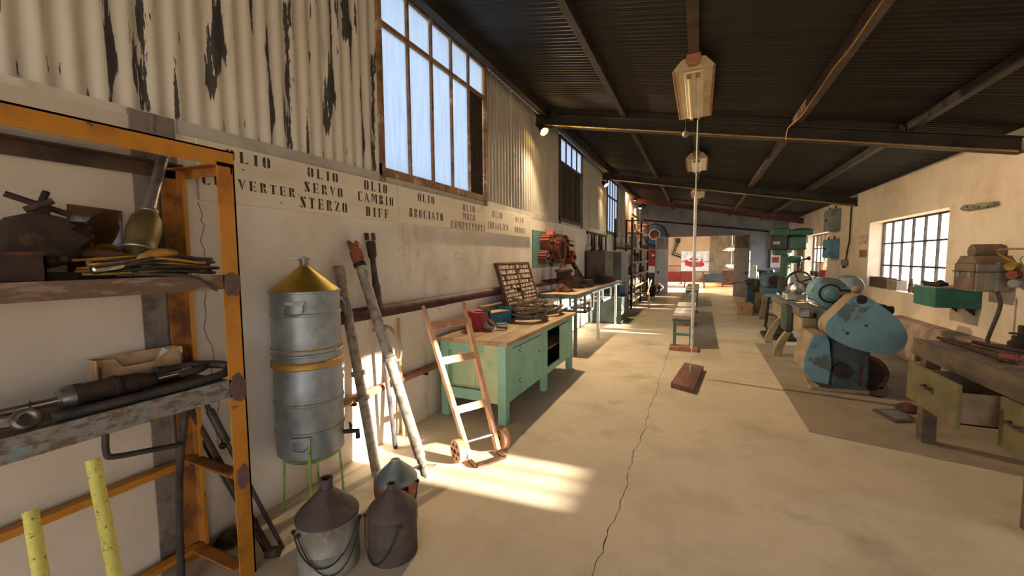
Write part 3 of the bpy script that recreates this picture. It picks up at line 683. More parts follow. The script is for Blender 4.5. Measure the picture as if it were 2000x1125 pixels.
GL = {
 'O': [bow(0, .24), bow(.38, .62, left=False)], 'I': [rc(.16, 0, .40, 1), rc(.08, 0, .48, .05), rc(.08, .95, .48, 1)],
 'L': ST + [[(.36, 0), (.64, 0), (.64, .26), (.56, .08), (.36, .06)]],
 'C': [bow(0, .24), [(.32, 1), (.6, 1), (.6, .74), (.5, .92), (.32, .93)], [(.32, 0), (.6, 0), (.6, .26), (.5, .08), (.32, .07)]],
 'E': ST + [[(.38, 1), (.64, 1), (.64, .74), (.55, .93), (.38, .93)], [(.38, 0), (.64, 0), (.64, .26), (.55, .07), (.38, .07)], rc(.38, .46, .52, .54), rc(.47, .36, .53, .64)],
 'F': ST + [[(.38, 1), (.64, 1), (.64, .74), (.55, .93), (.38, .93)], rc(.38, .46, .52, .54), rc(.47, .36, .53, .64)],
 'T': [rc(.2, 0, .43, 1), rc(.12, 0, .51, .05), [(0, 1), (.16, 1), (.16, .93), (.08, .93), (0, .74)], [(.47, 1), (.64, 1), (.64, .74), (.56, .93), (.47, .93)]],
 'R': ST + [bow(.36, .6, .54, 1, False), [(.36, .46), (.5, .46), (.68, 0), (.48, 0)]],
 'B': ST + [bow(.36, .6, .54, 1, False), bow(.36, .64, 0, .48, False)], 'D': ST + [bow(.38, .64, 0, 1, False)],
 'P': ST + [bow(.36, .62, .46, 1, False)],
 'S': [[(0, .84), (.1, 1), (.26, 1), (.6, .2), (.52, 0), (.36, 0)], [(.34, 1), (.58, 1), (.58, .74)], [(.26, 0), (.02, 0), (.02, .26)]],
 'Z': [[(.4, .93), (.62, .93), (.24, .07), (.02, .07)], [(.02, 1), (.36, 1), (.36, .93), (.1, .93), (.02, .74)], [(.28, 0), (.62, 0), (.62, .26), (.54, .07), (.28, .07)]],
 'V': [[(0, 1), (.24, 1), (.42, .2), (.34, 0)], [(.56, 1), (.64, 1), (.48, .36), (.44, .46)]],
 'N': [rc(0, 0, .09, 1), [(.1, 1), (.3, 1), (.56, 0), (.38, 0)], rc(.57, 0, .66, 1)],
 'M': [rc(0, 0, .1, 1), [(.12, 1), (.32, 1), (.46, .3), (.36, .12)], [(.56, 1), (.66, 1), (.5, .3), (.46, .5)], rc(.68, 0, .9, 1)],
 'A': [[(0, 0), (.09, 0), (.32, .88), (.28, 1)], [(.36, 1), (.72, 0), (.48, 0), (.3, .8)], rc(.2, .3, .42, .38)],
 'U': [bow(0, .24, 0, 1), rc(.5, .1, .6, 1), [(.3, 0), (.46, 0), (.6, .1), (.5, .1), (.3, .06)]],
 'G': [bow(0, .24), [(.32, 1), (.6, 1), (.6, .74), (.5, .92), (.32, .93)], bow(.42, .62, 0, .46, False)],
 '.': [rc(.05, .28, .16, .42)]}
def word(txt, tl_, br_, m='ink'):
    a = PX(*tl_, SX); b = PX(*br_, SX); wds = [max(x for pl in GL[ch] for x, _ in pl)+.36 for ch in txt]; tot = sum(wds)-.36
    sx = (b.y-a.y)/tot; zt = a.z; zb = b.z; h = zt-zb; x = 0
    for ch, wd in zip(txt, wds):
        mb = MB()
        for pl in GL[ch]: mb.prism([(SX+.0002, a.y+(x+u)*sx, zb+v*h) for u, v in pl], (.0008, 0, 0))
        mb.build('letter', m, sg, 0)
        x += wd
for t in [('OLIO', (440, 290), (528, 330)), ('CONVERTER.', (394, 338), (585, 387)), ('OLIO', (600, 326), (660, 357)), ('SERVO', (594, 354), (669, 386)), ('STERZO', (586, 383), (678, 416)),
          ('OLIO', (711, 351), (756, 379)), ('CAMBIO', (699, 373), (768, 403)), ('DIFF', (714, 403), (759, 427)), ('OLIO', (816, 377), (848, 399)), ('BRUCIATO', (799, 406), (865, 432))]:
    word(*t)
for t in [('OLIO', (904, 398), (927, 416)), ('MOTO', (904, 415), (927, 432)), ('COMPRESSORI', (881, 430), (947, 453)), ('OLIO', (962, 411), (981, 428)), ('IDRAULICO', (952, 432), (992, 451)), ('OLIO', (1007, 423), (1022, 436)), ('MOTORE', (1005, 443), (1026, 457))]:
    word(*t, m='ink_faded')
for x, y in [(475, 332), (549, 396)]:
    p = PX(x, y, SX); MB().cyl((SX-.001, p.y, p.z), (SX+.001, p.y, p.z), .005, n=10).build('nail_hole', 'ink', sg)

# ---------- oil drum on a green stand
TX, TY, TR = -2.315, 1.83, .205
tk = thing('oil_tank', 'tall galvanized oil tank with brass cone lid and side tap', 'tank', (TX, TY, .38))
MB().lathe((TX, TY, .4), (0, 0, 1), [(.12, -.015), (TR-.01, 0), (TR, .012), (TR, .16), (TR+.005, .165), (TR+.005, .175), (TR, .18), (TR, .34), (TR+.005, .345), (TR+.005, .355), (TR, .36), (TR, .52), (TR-.003, .525), (TR-.003, .6), (TR, .61), (TR, .65), (TR+.006, .655), (TR+.006, .665), (TR, .67), (TR, .9), (TR+.005, .905), (TR+.005, .915), (TR, .92), (TR, 1.04), (TR+.006, 1.043), (TR+.006, 1.055)], 40).build('tank_body', 'galv', tk)
MB().lathe((TX, TY, 1.45), (0, 0, 1), [(TR+.004, 0), (TR-.005, .01), (.03, .16), (.028, .165)], 36).build('cone_lid', 'brass', tk)
MB().lathe((TX, TY, 1.615), (0, 0, 1), [(.026, 0), (.026, .03), (.034, .032), (.034, .045), (.012, .05)], 16).build('filler_neck', 'steel', tk)
MB().bar((TX+.02, TY, 1.665), (TX-.05, TY-.08, 1.655), .022, .014).build('cap_lever', 'steel', tk)
MB().lathe((TX, TY, 1.0), (0, 0, 1), [(TR+.003, -.028), (TR+.011, -.02), (TR+.008, 0), (TR+.012, .012), (TR+.003, .02)], 36, False).build('rope_band', 'conduit', tk)
for z, r in ((.985, 0),): MB().torus((TX, TY, 1.09), (0, .03, 1), TR+.003, .005, 36).build('rope_band', 'conduit', tk)
for z, az in ((1.36, -.95), (.52, -.95), (1.36, 1.2)):
    d = V((math.cos(az), math.sin(az), 0)); s_ = V((-d.y, d.x, 0)); c = V((TX, TY, z))+d*(TR+.012)
    hd = MB().tube(bez([c-s_*.045+V((0, 0, .02)), c-s_*.05-d*-.012-V((0, 0, .015)), c-s_*.03+d*.02-V((0, 0, .04)), c+s_*.03+d*.02-V((0, 0, .04)), c+s_*.05+d*.012-V((0, 0, .015)), c+s_*.045+V((0, 0, .02))], 5), .005, 7).build('side_handle', 'steel', tk)
    MB().obox(c+V((0, 0, .028))-d*.008, (.016, .11, .022), Matrix((d, s_, V((0, 0, 1)))).transposed()).build('handle_bracket', 'galv_old', hd)
d = V((math.cos(.55), math.sin(.55), 0)); c = V((TX, TY, .5))+d*TR
MB().cyl(c-d*.01, c+d*.1, .014, n=10).cyl(c+d*.09, c+d*.09-V((0, 0, .05)), .013, .016, 10).cyl(c+d*.045, c+d*.045+V((0, 0, .045)), .009, n=8).bar(c+d*.045+V((-.03, .02, .045)), c+d*.045+V((.03, -.02, .045)), .012, .012).build('tap', 'rust_dark', tk)
MB().lathe((TX+.02, TY-.03, .39), (0, 0, -1), [(.05, 0), (.045, .03), (.02, .05), (.008, .055)], 16).build('drain_bowl', 'steel', tk)
sd2 = thing('tank_stand', 'thin green rod stand carrying the galvanized oil tank', 'stand', (TX, TY, 0))
MB().torus((TX, TY, .375), (0, 0, 1), .165, .008, 28).build('stand_ring', 'green_rod', sd2)
for az, zt in ((-.75, .5), (-2.4, .38), (.75, .42), (2.3, .38)):
    r = TR+.006 if zt > .45 else .165
    c = V((TX+r*math.cos(az), TY+r*math.sin(az), zt)); e = V((TX+(r+.02)*math.cos(az), TY+(r+.02)*math.sin(az), .005))
    MB().tube([c, e], .008, 8).build('leg', 'green_rod', sd2)
for az in (-.75,): MB().tube([V((TX+.165*math.cos(az), TY+.165*math.sin(az), .375)), V((TX+(TR+.006)*math.cos(az), TY+(TR+.006)*math.sin(az), .375))], .006, 6).build('strut', 'green_rod', sd2)

# ---------- three cans
def can(label, c, r, h, hc, mb, mcone, neck=(.03, .05), tilt=0, wires=(), band=None):
    o = thing('oil_can', label, 'can', (c[0], c[1], 0), 'conical oil cans under the tank')
    c = V((c[0], c[1], 0))
    MB().lathe(c, (0, 0, 1), [(r*.93, .002), (r*.99, 0.008), (r, .03), (r*.985, .04), (r*.985, h*.45), (r*.995, h*.46), (r*.985, h*.47), (r*.985, h-.01), (r*1.01, h)], 32).build('can_body', mb, o)
    MB().lathe(c+V((0, 0, h)), (0, 0, 1), [(r*1.02, -.006), (r*1.02, .004), (r*.9, .03), (neck[0]*1.25, hc), (neck[0]*1.15, hc+.006)], 32).build('cone_top', mcone, o)
    MB().lathe(c+V((0, 0, h+hc)), (0, 0, 1), [(neck[0], 0), (neck[0], neck[1]), (neck[0]*1.12, neck[1]+.002), (neck[0]*1.12, neck[1]+.014), (neck[0]*.85, neck[1]+.014), (neck[0]*.85, neck[1]-.01)], 18, False).build('neck', mcone, o)
    for a0, a1, sag, zz in wires:
        n = 16; pts = []
        for i in range(n+1):
            t = i/n; a = a0+(a1-a0)*t; pts.append(c+V((math.cos(a)*(r+.012), math.sin(a)*(r+.012), zz-sag*math.sin(PI*t))))
        hw = MB().tube(pts, .0035, 6).build('wire_handle', 'black_steel', o)
        for p in (pts[0], pts[-1]): MB().sph(p, .012, 8).build('handle_lug', 'rust_dark', hw)
    if band: MB().lathe(c, (0, 0, 1), [(r*1.0, band[0]), (r*1.02, band[0]+.01), (r*1.02, band[1]), (r*1.0, band[1]+.01)], 32, False).build('paint_band', 'can_orange', o)
    return o
can('worn galvanized oil can with brown cone top and drooping wire handle', (-1.80, 1.50), .158, .285, .13, 'galv_old', 'can_brown', wires=[(-2.0, .3, .16, .25), (-1.7, .5, .21, .25)])
can('dark brown oil can with cone top standing in front of the orange banded can', (-1.53, 1.70), .135, .255, .115, 'can_brown', 'can_brown', neck=(.024, .022), wires=[(-2.6, -.6, .2, .23)])
can('grey cone topped can with an orange band behind the brown can', (-1.70, 1.93), .13, .28, .11, 'galv_old', 'galv', neck=(.026, -.004), wires=[(-.4, .3, .1, .27)], band=(.2, .262))

# ---------- pipes and shafts leaning at the wall
top, bot = PX(662, 520, -2.50), FL(735, 925); bot.z = 0.01
o = thing('steel_pipe', 'flaking grey steel pipe with two collars leaning behind the tank', 'pipe', (bot.x, bot.y, 0)); d = top-bot
MB().cyl(bot, top, .036, n=18).build('pipe', 'pipe_grey', o)
for t in (.35, .47): MB().lathe(bot+d*t, d, [(.036, 0), (.052, .006), (.052, .036), (.036, .042)], 18).build('collar', 'pipe_grey', o)
top, bot = PX(688, 468, -2.50), FL(835, 938); d = top-bot; Ln = d.length; ax = d.normalized()
bot = bot+ax*.02
o = thing('drive_shaft', 'long grey drive shaft with rusty joint and bladed foot leaning on the wall', 'shaft', (bot.x, bot.y, 0))
MB().lathe(bot, ax, [(.012, 0), (.036, .03), (.034, .075), (.02, .09), (.02, .12)], 16).build('foot_cone', 'pipe_grey', o)
for s_ in (-1, 1):
    b_dir = (CR*s_ + ax*.3).normalized(); b0 = bot+ax*.06
    MB().prism([b0+ax*.02, b0+b_dir*.03+ax*.03, b0+b_dir*.1+ax*.01*s_, b0+b_dir*.03-ax*.01], (.006, -.006, 0)).build('foot_blade', 'pipe_grey', o)
MB().lathe(bot, ax, [(.026, .11), (.032, .115), (.032, .15), (.04, .16), (.04, Ln-.24), (.036, Ln-.235)], 18).build('shaft_tube', 'pipe_grey', o)
MB().lathe(bot, ax, [(.044, Ln-.25), (.05, Ln-.245), (.05, Ln-.22), (.046, Ln-.215)], 18).build('collar', 'black_steel', o)
MB().lathe(bot, ax, [(.045, Ln-.215), (.05, Ln-.17), (.05, Ln-.12), (.042, Ln-.11), (.04, Ln-.06)], 14).build('universal_joint', 'rust_orange', o)
for s_ in (-1, 1):
    c = bot+ax*(Ln-.07)+CR*(.03*s_); MB().obox(c, (.022, .06, .07), frame_to(ax.cross(CR), ax), .004).build('joint_ear', 'rust_orange', o)
for t in (.47, .60):
    MB().lathe(bot+d*t, ax, [(.04, 0), (.056, .005), (.056, .028), (.04, .033)], 16).build('clamp', 'pipe_grey', o)
a, b = bot+d*.475+CR*.045, bot+d*.61+CR*.04
MB().tube(bez([a, a+CR*.04+ax*.02, (a+b)/2+CR*.07, b+CR*.04-ax*.0, b], 6), .012, 8).build('grip', 'pipe_grey', o)
top, bot = PX(722, 455, -2.50), FL(795, 878); bot = V((-2.38, bot.y-.02, 0)); d = top-bot; Ln = d.length; ax = d.normalized()
o = thing('drive_shaft', 'slim dark drive shaft with forked joint leaning close to the wall', 'shaft', (bot.x, bot.y, 0))
MB().lathe(bot, ax, [(.018, .0), (.02, .01), (.02, Ln*.64), (.034, Ln*.645), (.034, Ln*.77), (.026, Ln*.775), (.022, Ln*.9)], 14).build('shaft_tube', 'pipe_dark', o)
MB().lathe(bot, ax, [(.026, Ln*.885), (.036, Ln*.9), (.04, Ln*.95), (.036, Ln*.965)], 12).build('yoke', 'rust_dark', o)
for s_ in (-1, 1): MB().obox(bot+ax*(Ln-.03)+CR*(.028*s_), (.02, .05, .06), frame_to(ax.cross(CR), ax), .003).build('yoke_ear', 'rust_dark', o)
top, bot = PX(778, 622, -2.52), V((-2.47, 2.93, 0))
leaner('wooden_stick', 'pale wooden stick leaning on the wall between the shafts', 'stick', top, bot, .013, 'wood_stick', n=8)
# pipes fixed to the wall
o = thing('spiral_pipe', 'dark red-brown spiral pipe running along the wall behind the shafts', 'pipe', (-2.5, 5, 1.2))
MB().cyl((-2.48, 2.15, 1.205), (-2.48, 9.0, 1.215), .052, n=18).build('pipe', 'wall_pipe', o)
pts = []
for k in range(0, 34*12): a = 2*PI*k/12; pts.append((-2.48+.053*math.cos(a), 2.2+.0225*k/12*1.9, 1.205+.053*math.sin(a)))
MB().tube(pts, .0035, 4).build('spiral_rib', 'wall_pipe', o)
for yb in (2.3, 5.2, 8.2): MB().box((XL, yb, 1.15), (-2.45, yb+.03, 1.165)).build('pipe_bracket', 'rust_dark', o)
o = thing('low_pipe', 'light brown capped pipe running low along the wall', 'pipe', (-2.5, 2.9, .53))
MB().cyl((-2.50, 2.05, .53), (-2.50, 3.62, .53), .034, n=16).build('pipe', 'low_pipe', o)
MB().lathe((-2.50, 3.55, .53), (0, 1, 0), [(.034, 0), (.044, .004), (.044, .07), (.03, .08)], 16).build('end_cap', 'low_pipe', o)
for yb in (2.35, 3.3): MB().box((XL, yb, .48), (-2.47, yb+.03, .5)).build('pipe_bracket', 'rust_dark', o)

# ---------- wooden hand trolley
tr = thing('hand_trolley', 'old wooden hand trolley leaning beside the green workbench', 'trolley', (-1.75, 2.95, 0))
bL, bR = FL(917, 895, 0.03), FL(972, 878, .03)
wdt = (bR-bL).length
tL, tR = PX(826, 597, -2.16), PX(905, 590, -1.99)
def rail_pts(b, t): return [b, b+(t-b)*.5+V((.0, 0, -.015)), t]
for nm, b, t in (('l', bL, tL), ('r', bR, tR)):
    d = (t-b).normalized(); side = (bR-bL).normalized()
    m = MB(); cut = b+(t-b)*.86
    m.bar(b, cut, .035, .055, up=d.cross(side)); m.build('stile', 'trolley_wood', tr)
    MB().tube([cut-d*.02, cut+d*.06, t-d*.02, t], [.024, .02, .018, .012], 10).build('handle_grip', 'trolley_wood', tr)
for f_ in (.86, .62, .3):
    a, b = bL+(tL-bL)*f_, bR+(tR-bR)*f_; d = (b-a).normalized()
    upv = (tL-bL).normalized()
    MB().bar(a-d*.02, b+d*.03, .03, .062, up=upv).build('cross_rail', 'trolley_wood', tr)
sd3 = (bR-bL).normalized(); nrm = V((sd3.y, -sd3.x, 0)); nrm = nrm if nrm.y < 0 else -nrm
axl = bL+V((0, 0, .12))-nrm*.05; axr = bR+V((0, 0, .12))-nrm*.05
MB().cyl(axl-sd3*.1, axr+sd3*.09, .014, n=10).build('axle', 'steel', tr)
for e, s_ in ((axl, -1), (axr, 1)):
    c = e+sd3*(.075*s_)
    c.z = .095
    wh = MB().lathe(c-sd3*.03, sd3, [(.05, 0), (.093, .002), (.093, .058), (.05, .06)], 24).build('wheel', 'trolley_wood', tr)
    for k in range(6):
        a = 2*PI*k/6; q = c+sd3*(.031*s_)+V((-sd3.y*math.cos(a), sd3.x*math.cos(a), math.sin(a)))*.055
        MB().cyl(q-sd3*.003, q+sd3*.003, .014, n=8).build('wheel_hole', 'rust', wh)
    MB().cyl(c-sd3*.04, c+sd3*.04, .02, n=10).build('hub', 'rust', wh)
m = MB(); 
for a, b in ((bL, bL+nrm*.12), (bR, bR+nrm*.12), (bL+nrm*.12, bR+nrm*.12)):
    a = V((a.x, a.y, .012)); b = V((b.x, b.y, .012)); m.bar(a, b, .035, .014)
m.build('toe_iron', 'rust', tr)

# ---------- green workbench
BZ = .84
wb = thing('workbench', 'long mint green wooden workbench with paneled doors against the left wall', 'workbench', (-2.1, 4.7, 0))
bx0, bx1, by0, by1 = -2.46, -1.70, 3.53, 5.84
yy_ = lambda x, y: PX(x, y, bx1).y
wt = MB()
for k in range(4):
    a = bx0-.03+(bx1-bx0+.07)*k/4; MB().box((a, by0-.04, BZ-.045), (a+(bx1-bx0+.07)/4-.003, by1+.05, BZ-.002*(k % 2)), .004).build('worktop_plank', 'worktop', wb)
ym = yy_(1067, 720); yo0, yo1 = yy_(1074, 690), yy_(1094, 680)
for (x, y, wx, wy) in ((bx1-.09, by0, .09, .09), (bx1-.07, ym-.05, .07, .1), (bx1-.09, by1-.06, .09, .06), (bx0, by0, .09, .09), (bx0, by1-.09, .09, .09)):
    MB().box((x, y, 0), (x+wx, y+wy, BZ-.045), .004).build('leg', 'teal', wb)
MB().box((bx1-.025, by0+.09, .2), (bx1-.012, ym-.05, .79)).build('door', 'teal', wb)
dl = MB().box((bx1-.013, by0+.2, .73), (bx1-.008, ym-.15, .738)).build('door_groove', 'lathe_dark', wb)
for z in (.66, .33):
    q = MB()
    for a, b in ((.0, .02), (.03, .0), (.03, .04)): q.cyl((bx1-.013, by0+.36+a, z+b), (bx1-.009, by0+.36+a, z+b), .008, n=8)
    stuff(q.build('hinge_holes', 'black_steel', wb))
MB().cyl((bx1-.013, ym-.22, .55), (bx1-.007, ym-.22, .55), .014, n=10).build('keyhole', 'black_steel', wb)
MB().box((bx1-.03, ym+.05, .2), (bx1-.005, by1-.09, .28)).build('bottom_rail', 'teal', wb)
MB().box((bx1-.03, by0+.09, .74), (bx1-.014, by1-.09, .795)).build('top_rail', 'teal', wb)
MB().box((bx0+.02, ym+.02, .2), (bx1-.03, ym+.04, .78)).box((bx0+.02, by0+.06, .2), (bx0+.03, by1-.05, .78)).box((bx0+.02, by0+.06, .2), (bx1-.03, by1-.06, .215)).box((bx0+.02, by1-.08, .2), (bx1-.03, by1-.065, .78)).build('carcass', 'recess_shade', wb)
MB().bar((bx1-.012, by1-.07, .515), (bx1+.03, yo1-.1, .515), .018, .46).build('open_door', 'teal', wb)
MB().box((bx1-.3, ym+.05, .48), (bx1-.04, by1-.1, .495)).build('inner_shelf', 'wood_stick', wb)
# near end: frame and inset panel
MB().box((bx0+.09, by0+.012, .2), (bx1-.09, by0+.035, .31), .003).build('end_rail', 'teal', wb)
MB().box((bx0+.09, by0+.012, .7), (bx1-.09, by0+.035, .795), .003).build('end_rail', 'teal', wb)
for k in range(2):
    a = bx0+.09+(bx1-bx0-.18)/2*k; MB().box((a, by0+.075, .3), (a+(bx1-bx0-.18)/2-.004, by0+.09, .71)).build('end_panel', 'pale_green', wb)
MB().box((bx1-.24, by0+.008, .2), (bx1-.09, by0+.034, .795)).build('end_stile', 'pale_green', wb)

# things on the workbench
def B(x, y, z=0): p = FL(x, y, BZ); return V((p.x, p.y, BZ+z))
rb = thing('red_toolbox', 'dented red metal box at the near end of the green workbench', 'box', B(930, 640))
MB().prism([(-2.42, 3.98, BZ), (-2.2, 3.92, BZ), (-2.26, 3.92, BZ+.2), (-2.40, 3.98, BZ+.22)], (.05, .2, 0), .01).build('box_body', 'red_paint', rb)
MB().cyl((-2.12, 4.02, BZ+.08), (-2.10, 4.02, BZ+.10), .05, n=12).build('bearing', 'rust_dark', rb)
MB().bar((-2.30, 4.0, BZ+.215), (-2.2, 4.15, BZ+.2), .02, .01).build('handle', 'black_steel', rb)
bb = thing('blue_crate', 'blue open tool tray holding a piece of cardboard on the green workbench', 'crate', (-2.2, 4.55, BZ))
c0 = V((-2.32, 4.50, BZ)); Mz = RZ(math.radians(-18))
def L3(x, y, z): return c0 + Mz @ V((x*.62, y*.85, z*.9))
def lbox(x0, y0, z0, x1, y1, z1):
    return [L3(x0, y0, z0), L3(x1, y0, z0), L3(x1, y1, z0), L3(x0, y1, z0), L3(x0, y0, z1), L3(x1, y0, z1), L3(x1, y1, z1), L3(x0, y1, z1)]
MB().hexa(lbox(-.2, -.22, 0, .2, .22, .01)).hexa(lbox(.19, -.22, 0, .2, .22, .17)).hexa(lbox(-.2, -.22, 0, -.19, .22, .17)).hexa(lbox(-.2, -.22, 0, .2, -.21, .22)).hexa(lbox(-.2, .21, 0, .2, .22, .22)).build('tray', 'blue_box', bb)
MB().hexa(lbox(-.12, -.2, .165, .19, .2, .175)).build('cardboard_piece', 'cardboard', bb)
MB().tube([L3(-.1, -.22, .24), L3(-.1, .22, .26)], .012, 8).build('handle', 'wood_stick', bb)
gd = thing('chrome_fitting', 'small bright chrome fitting lying on the near corner of the workbench', 'fitting', B(960, 645))
c = B(955, 645, .05); MB().sph(c, .06, 14, (1.3, 1, .8)).build('grey_body', 'box_grey', gd)
c2_ = B(978, 644, .045); MB().cyl(c2_+V((-.05, 0, 0)), c2_+V((.05, .02, 0)), .035, n=12).torus(c2_+V((.06, .02, 0)), (1, .2, 0), .04, .007, 14).build('chrome_cap', 'chrome', gd)
# hose coil
def coil(label, c, rx, ry, n, r, m, fit=True, zstep=.018, seed=1):
    random.seed(seed); o = thing('hose_coil', label, 'hose', c)
    pts = []
    for k in range(n*14):
        a = 2*PI*k/14; t = k/(n*14); wob = 1+.13*math.sin(a*.37+seed)+.05*random.random()
        pts.append(V(c)+V((rx*wob*math.cos(a), ry*wob*math.sin(a), r+.004+zstep*n*t+.05*t*(1+math.sin(a*1.3)))))
    MB().tube(pts, r, 7).build('hose', m, o)
    return o
hc = coil('tangled brown rubber hose coil with steel end fittings on the workbench', (-2.03, 4.95, BZ), .2, .25, 9, .017, 'hose', zstep=.02, seed=2)
for (x, y, d) in ((1050, 622, V((.5, -1, .1))), (1058, 612, V((.6, -.8, .2)))):
    p = B(x, y, .035); d = d.normalized(); MB().lathe(p, d, [(.02, 0), (.03, .01), (.03, .03), (.038, .035), (.038, .07), (.022, .07), (.022, .04)], 14, False).build('end_fitting', 'steel', hc)
p = B(1062, 608, .04); MB().sph(p, .04, 10).build('red_cap', 'red_paint', hc)
coil('flat brown hose coil at the far end of the green workbench', (-1.95, 5.56, BZ), .15, .22, 5, .016, 'hose', zstep=.006, seed=5)
# printer's type case leaning on the wall
tc_ = thing('type_case', 'wooden tray of small pale blocks leaning on the wall above the workbench', 'tray', (-2.35, 5.45, BZ))
bl, br_, tl_, tr_ = V((-2.30, 4.88, BZ+.005)), V((-2.30, 6.02, BZ+.005)), V((-2.515, 4.88, 1.58)), V((-2.515, 6.02, 1.58))
ux = (br_-bl); uz = (tl_-bl); nn = uz.cross(ux).normalized(); nn = nn if nn.x > 0 else -nn
def tcp(u, v, o=0): return bl+ux*u+uz*v+nn*o
def tbox(u0, u1, v0, v1, o0, o1): return [tcp(u0, v0, o0), tcp(u1, v0, o0), tcp(u1, v1, o0), tcp(u0, v1, o0), tcp(u0, v0, o1), tcp(u1, v0, o1), tcp(u1, v1, o1), tcp(u0, v1, o1)]
MB().hexa(tbox(0, 1, 0, 1, 0, .008)).build('back_board', 'type_wood', tc_)
for u0, u1, v0, v1 in ((0, .035, 0, 1), (.965, 1, 0, 1), (.485, .525, 0, 1), (.03, .97, 0, .03), (.03, .97, .965, 1)):
    MB().hexa(tbox(u0, u1, v0, v1, .006, .045)).build('frame_bar', 'type_wood', tc_)
m2 = MB(); mb2 = MB(); random.seed(11)
rows_ = [.03, .09, .15, .21, .28, .35, .42, .5, .58, .67, .77, .87, .965]
for half in ((.035, .485), (.525, .965)):
    for v0, v1 in zip(rows_, rows_[1:]):
        m2.hexa(tbox(half[0], half[1], v0, v0+.012, .006, .036))
        nb = 9 if v0 > .7 else random.choice((4, 5, 6)); u = half[0]+.01
        while u < half[1]-.02:
            wd = (half[1]-half[0])/nb*(.6+.6*random.random())
            if random.random() < .93: mb2.hexa(tbox(u, min(u+wd*.72, half[1]-.006), v0+.014, v0+.014+(v1-v0-.02)*(.7+.28*random.random()), .008, .028+.014*random.random()))
            u += wd
stuff(m2.build('row_strips', 'type_wood', tc_, 0)); stuff(mb2.build('type_blocks', 'type_block', tc_, 0))

# ---------- steel work table further along the wall
WTZ = 1.05
wk = thing('work_table', 'long grey steel table with brown top along the left wall', 'table', (-2.2, 8.7, 0))
for k in range(3):
    a = -2.53+.233*k; MB().box((a, 6.5, WTZ-.03), (a+.231, 10.9, WTZ), .003).build('top_plank', 'worktop', wk)
MB().box((-1.86, 6.48, WTZ-.075), (-1.825, 10.92, WTZ-.005)).box((-2.53, 6.46, WTZ-.075), (-1.83, 6.5, WTZ-.005)).build('edge_frame', 'grey_table', wk)
for x, y, mm in ((-1.85, 8.2, 'white_steel'), (-1.87, 6.6, 'grey_table'), (-2.45, 6.6, 'grey_table'), (-1.85, 10.05, 'white_steel'), (-2.45, 10.05, 'grey_table')):
    MB().box((x-.025, y-.025, 0), (x+.025, y+.025, WTZ-.07)).build('leg', mm, wk)
for ya, yb, zb in ((7.1, 7.75, .66), (8.55, 9.5, .72)):
    q = MB()
    for x in (-1.85, -2.3):
        q.box((x-.02, ya, zb), (x+.02, ya+.04, WTZ-.07)).box((x-.02, yb-.04, zb), (x+.02, yb, WTZ-.07)).box((x-.02, ya, zb), (x+.02, yb, zb+.04))
    q.box((-2.3, ya, zb), (-1.85, ya+.04, zb+.04)).box((-2.3, yb-.04, zb), (-1.85, yb, zb+.04)); q.build('drawer_frame', 'grey_table' if ya < 8 else 'white_steel', wk)
MB().box((-2.4, 6.62, .55), (-2.36, 10.7, .6)).build('stretcher', 'rust_dark', wk)
# things on it
def W(x, y): p = FL(x, y, WTZ); return V((min(max(p.x, -2.45), -1.9), p.y, WTZ))
def item(name, label, cat, parts, c, group=None):
    o = thing(name, label, cat, c, group)
    for nm, m, mm in parts: m.build(nm, mm, o)
    return o
c = V((-2.2, 7.0, WTZ))
item('pump_casting', 'rusty round pump casting with flanged dark top on the steel table', 'casting', [
    ('base', MB().lathe(c, (0, 0, 1), [(.17, 0), (.17, .03), (.14, .06), (.11, .2), (.1, .22)], 20), 'rust'),
    ('top_drum', MB().lathe(c+V((0, 0, .22)), (0, 0, 1), [(.09, 0), (.13, .03), (.13, .12), (.16, .13), (.16, .17), (.14, .19), (.02, .2)], 20), 'rust_dark'),
    ('side_arm', MB().bar(c+V((0, -.2, .06)), c+V((0, -.06, .1)), .06, .06), 'rust')], c)
c = V((-2.36, 7.35, WTZ))
item('insulator_post', 'slim orange-red spring post behind the pump casting', 'post', [('post_body', MB().lathe(c, (0, 0, 1), [(.05, 0), (.05, .22), (.04, .23), (.06, .25), (.04, .27), (.06, .29), (.04, .31), (.06, .33), (.04, .35), (.06, .38), (.02, .46)], 14), 'rust_orange')], c)
c = V((-2.2, 7.85, WTZ))
item('arbor_press', 'dark block vice with upright screw on the steel table', 'vice', [('body', MB().box(c+V((-.09, -.1, 0)), c+V((.09, .1, .22)), .015), 'rust_dark'), ('screw', MB().box(c+V((-.04, -.04, .22)), c+V((.04, .04, .36)), .005).cyl(c+V((0, 0, .36)), c+V((0, 0, .45)), .01, n=8), 'rust_dark'), ('foot', MB().box(c+V((.02, -.06, 0)), c+V((.16, .06, .07)), .01), 'black_steel')], c)
c = V((-2.08, 8.25, WTZ))
item('bearing_block', 'rusty square bearing block with a round bore on the steel table', 'block', [('block', MB().box(c+V((-.09, -.16, 0)), c+V((.09, .16, .16)), .015), 'rust_dark'), ('bore', MB().cyl(c+V((.085, -.03, .08)), c+V((.093, -.03, .08)), .05, n=14), 'recess_shade'), ('bore', MB().cyl(c+V((-.02, -.155, .08)), c+V((-.02, -.163, .08)), .045, n=14), 'recess_shade')], c)
c = V((-2.3, 8.55, WTZ))
item('track_lever', 'rusty lever casting with a long raised arm on the steel table', 'lever', [('base', MB().box(c+V((-.12, -.1, 0)), c+V((.1, .25, .09)), .01).cyl(c+V((0, .05, .05)), c+V((0, .05, .2)), .06, n=12), 'rust_dark'), ('arm', MB().bar(c+V((0, .15, .12)), c+V((-.05, -.45, .48)), .06, .07), 'rust_dark')], c)
c = V((-2.1, 9.1, WTZ))
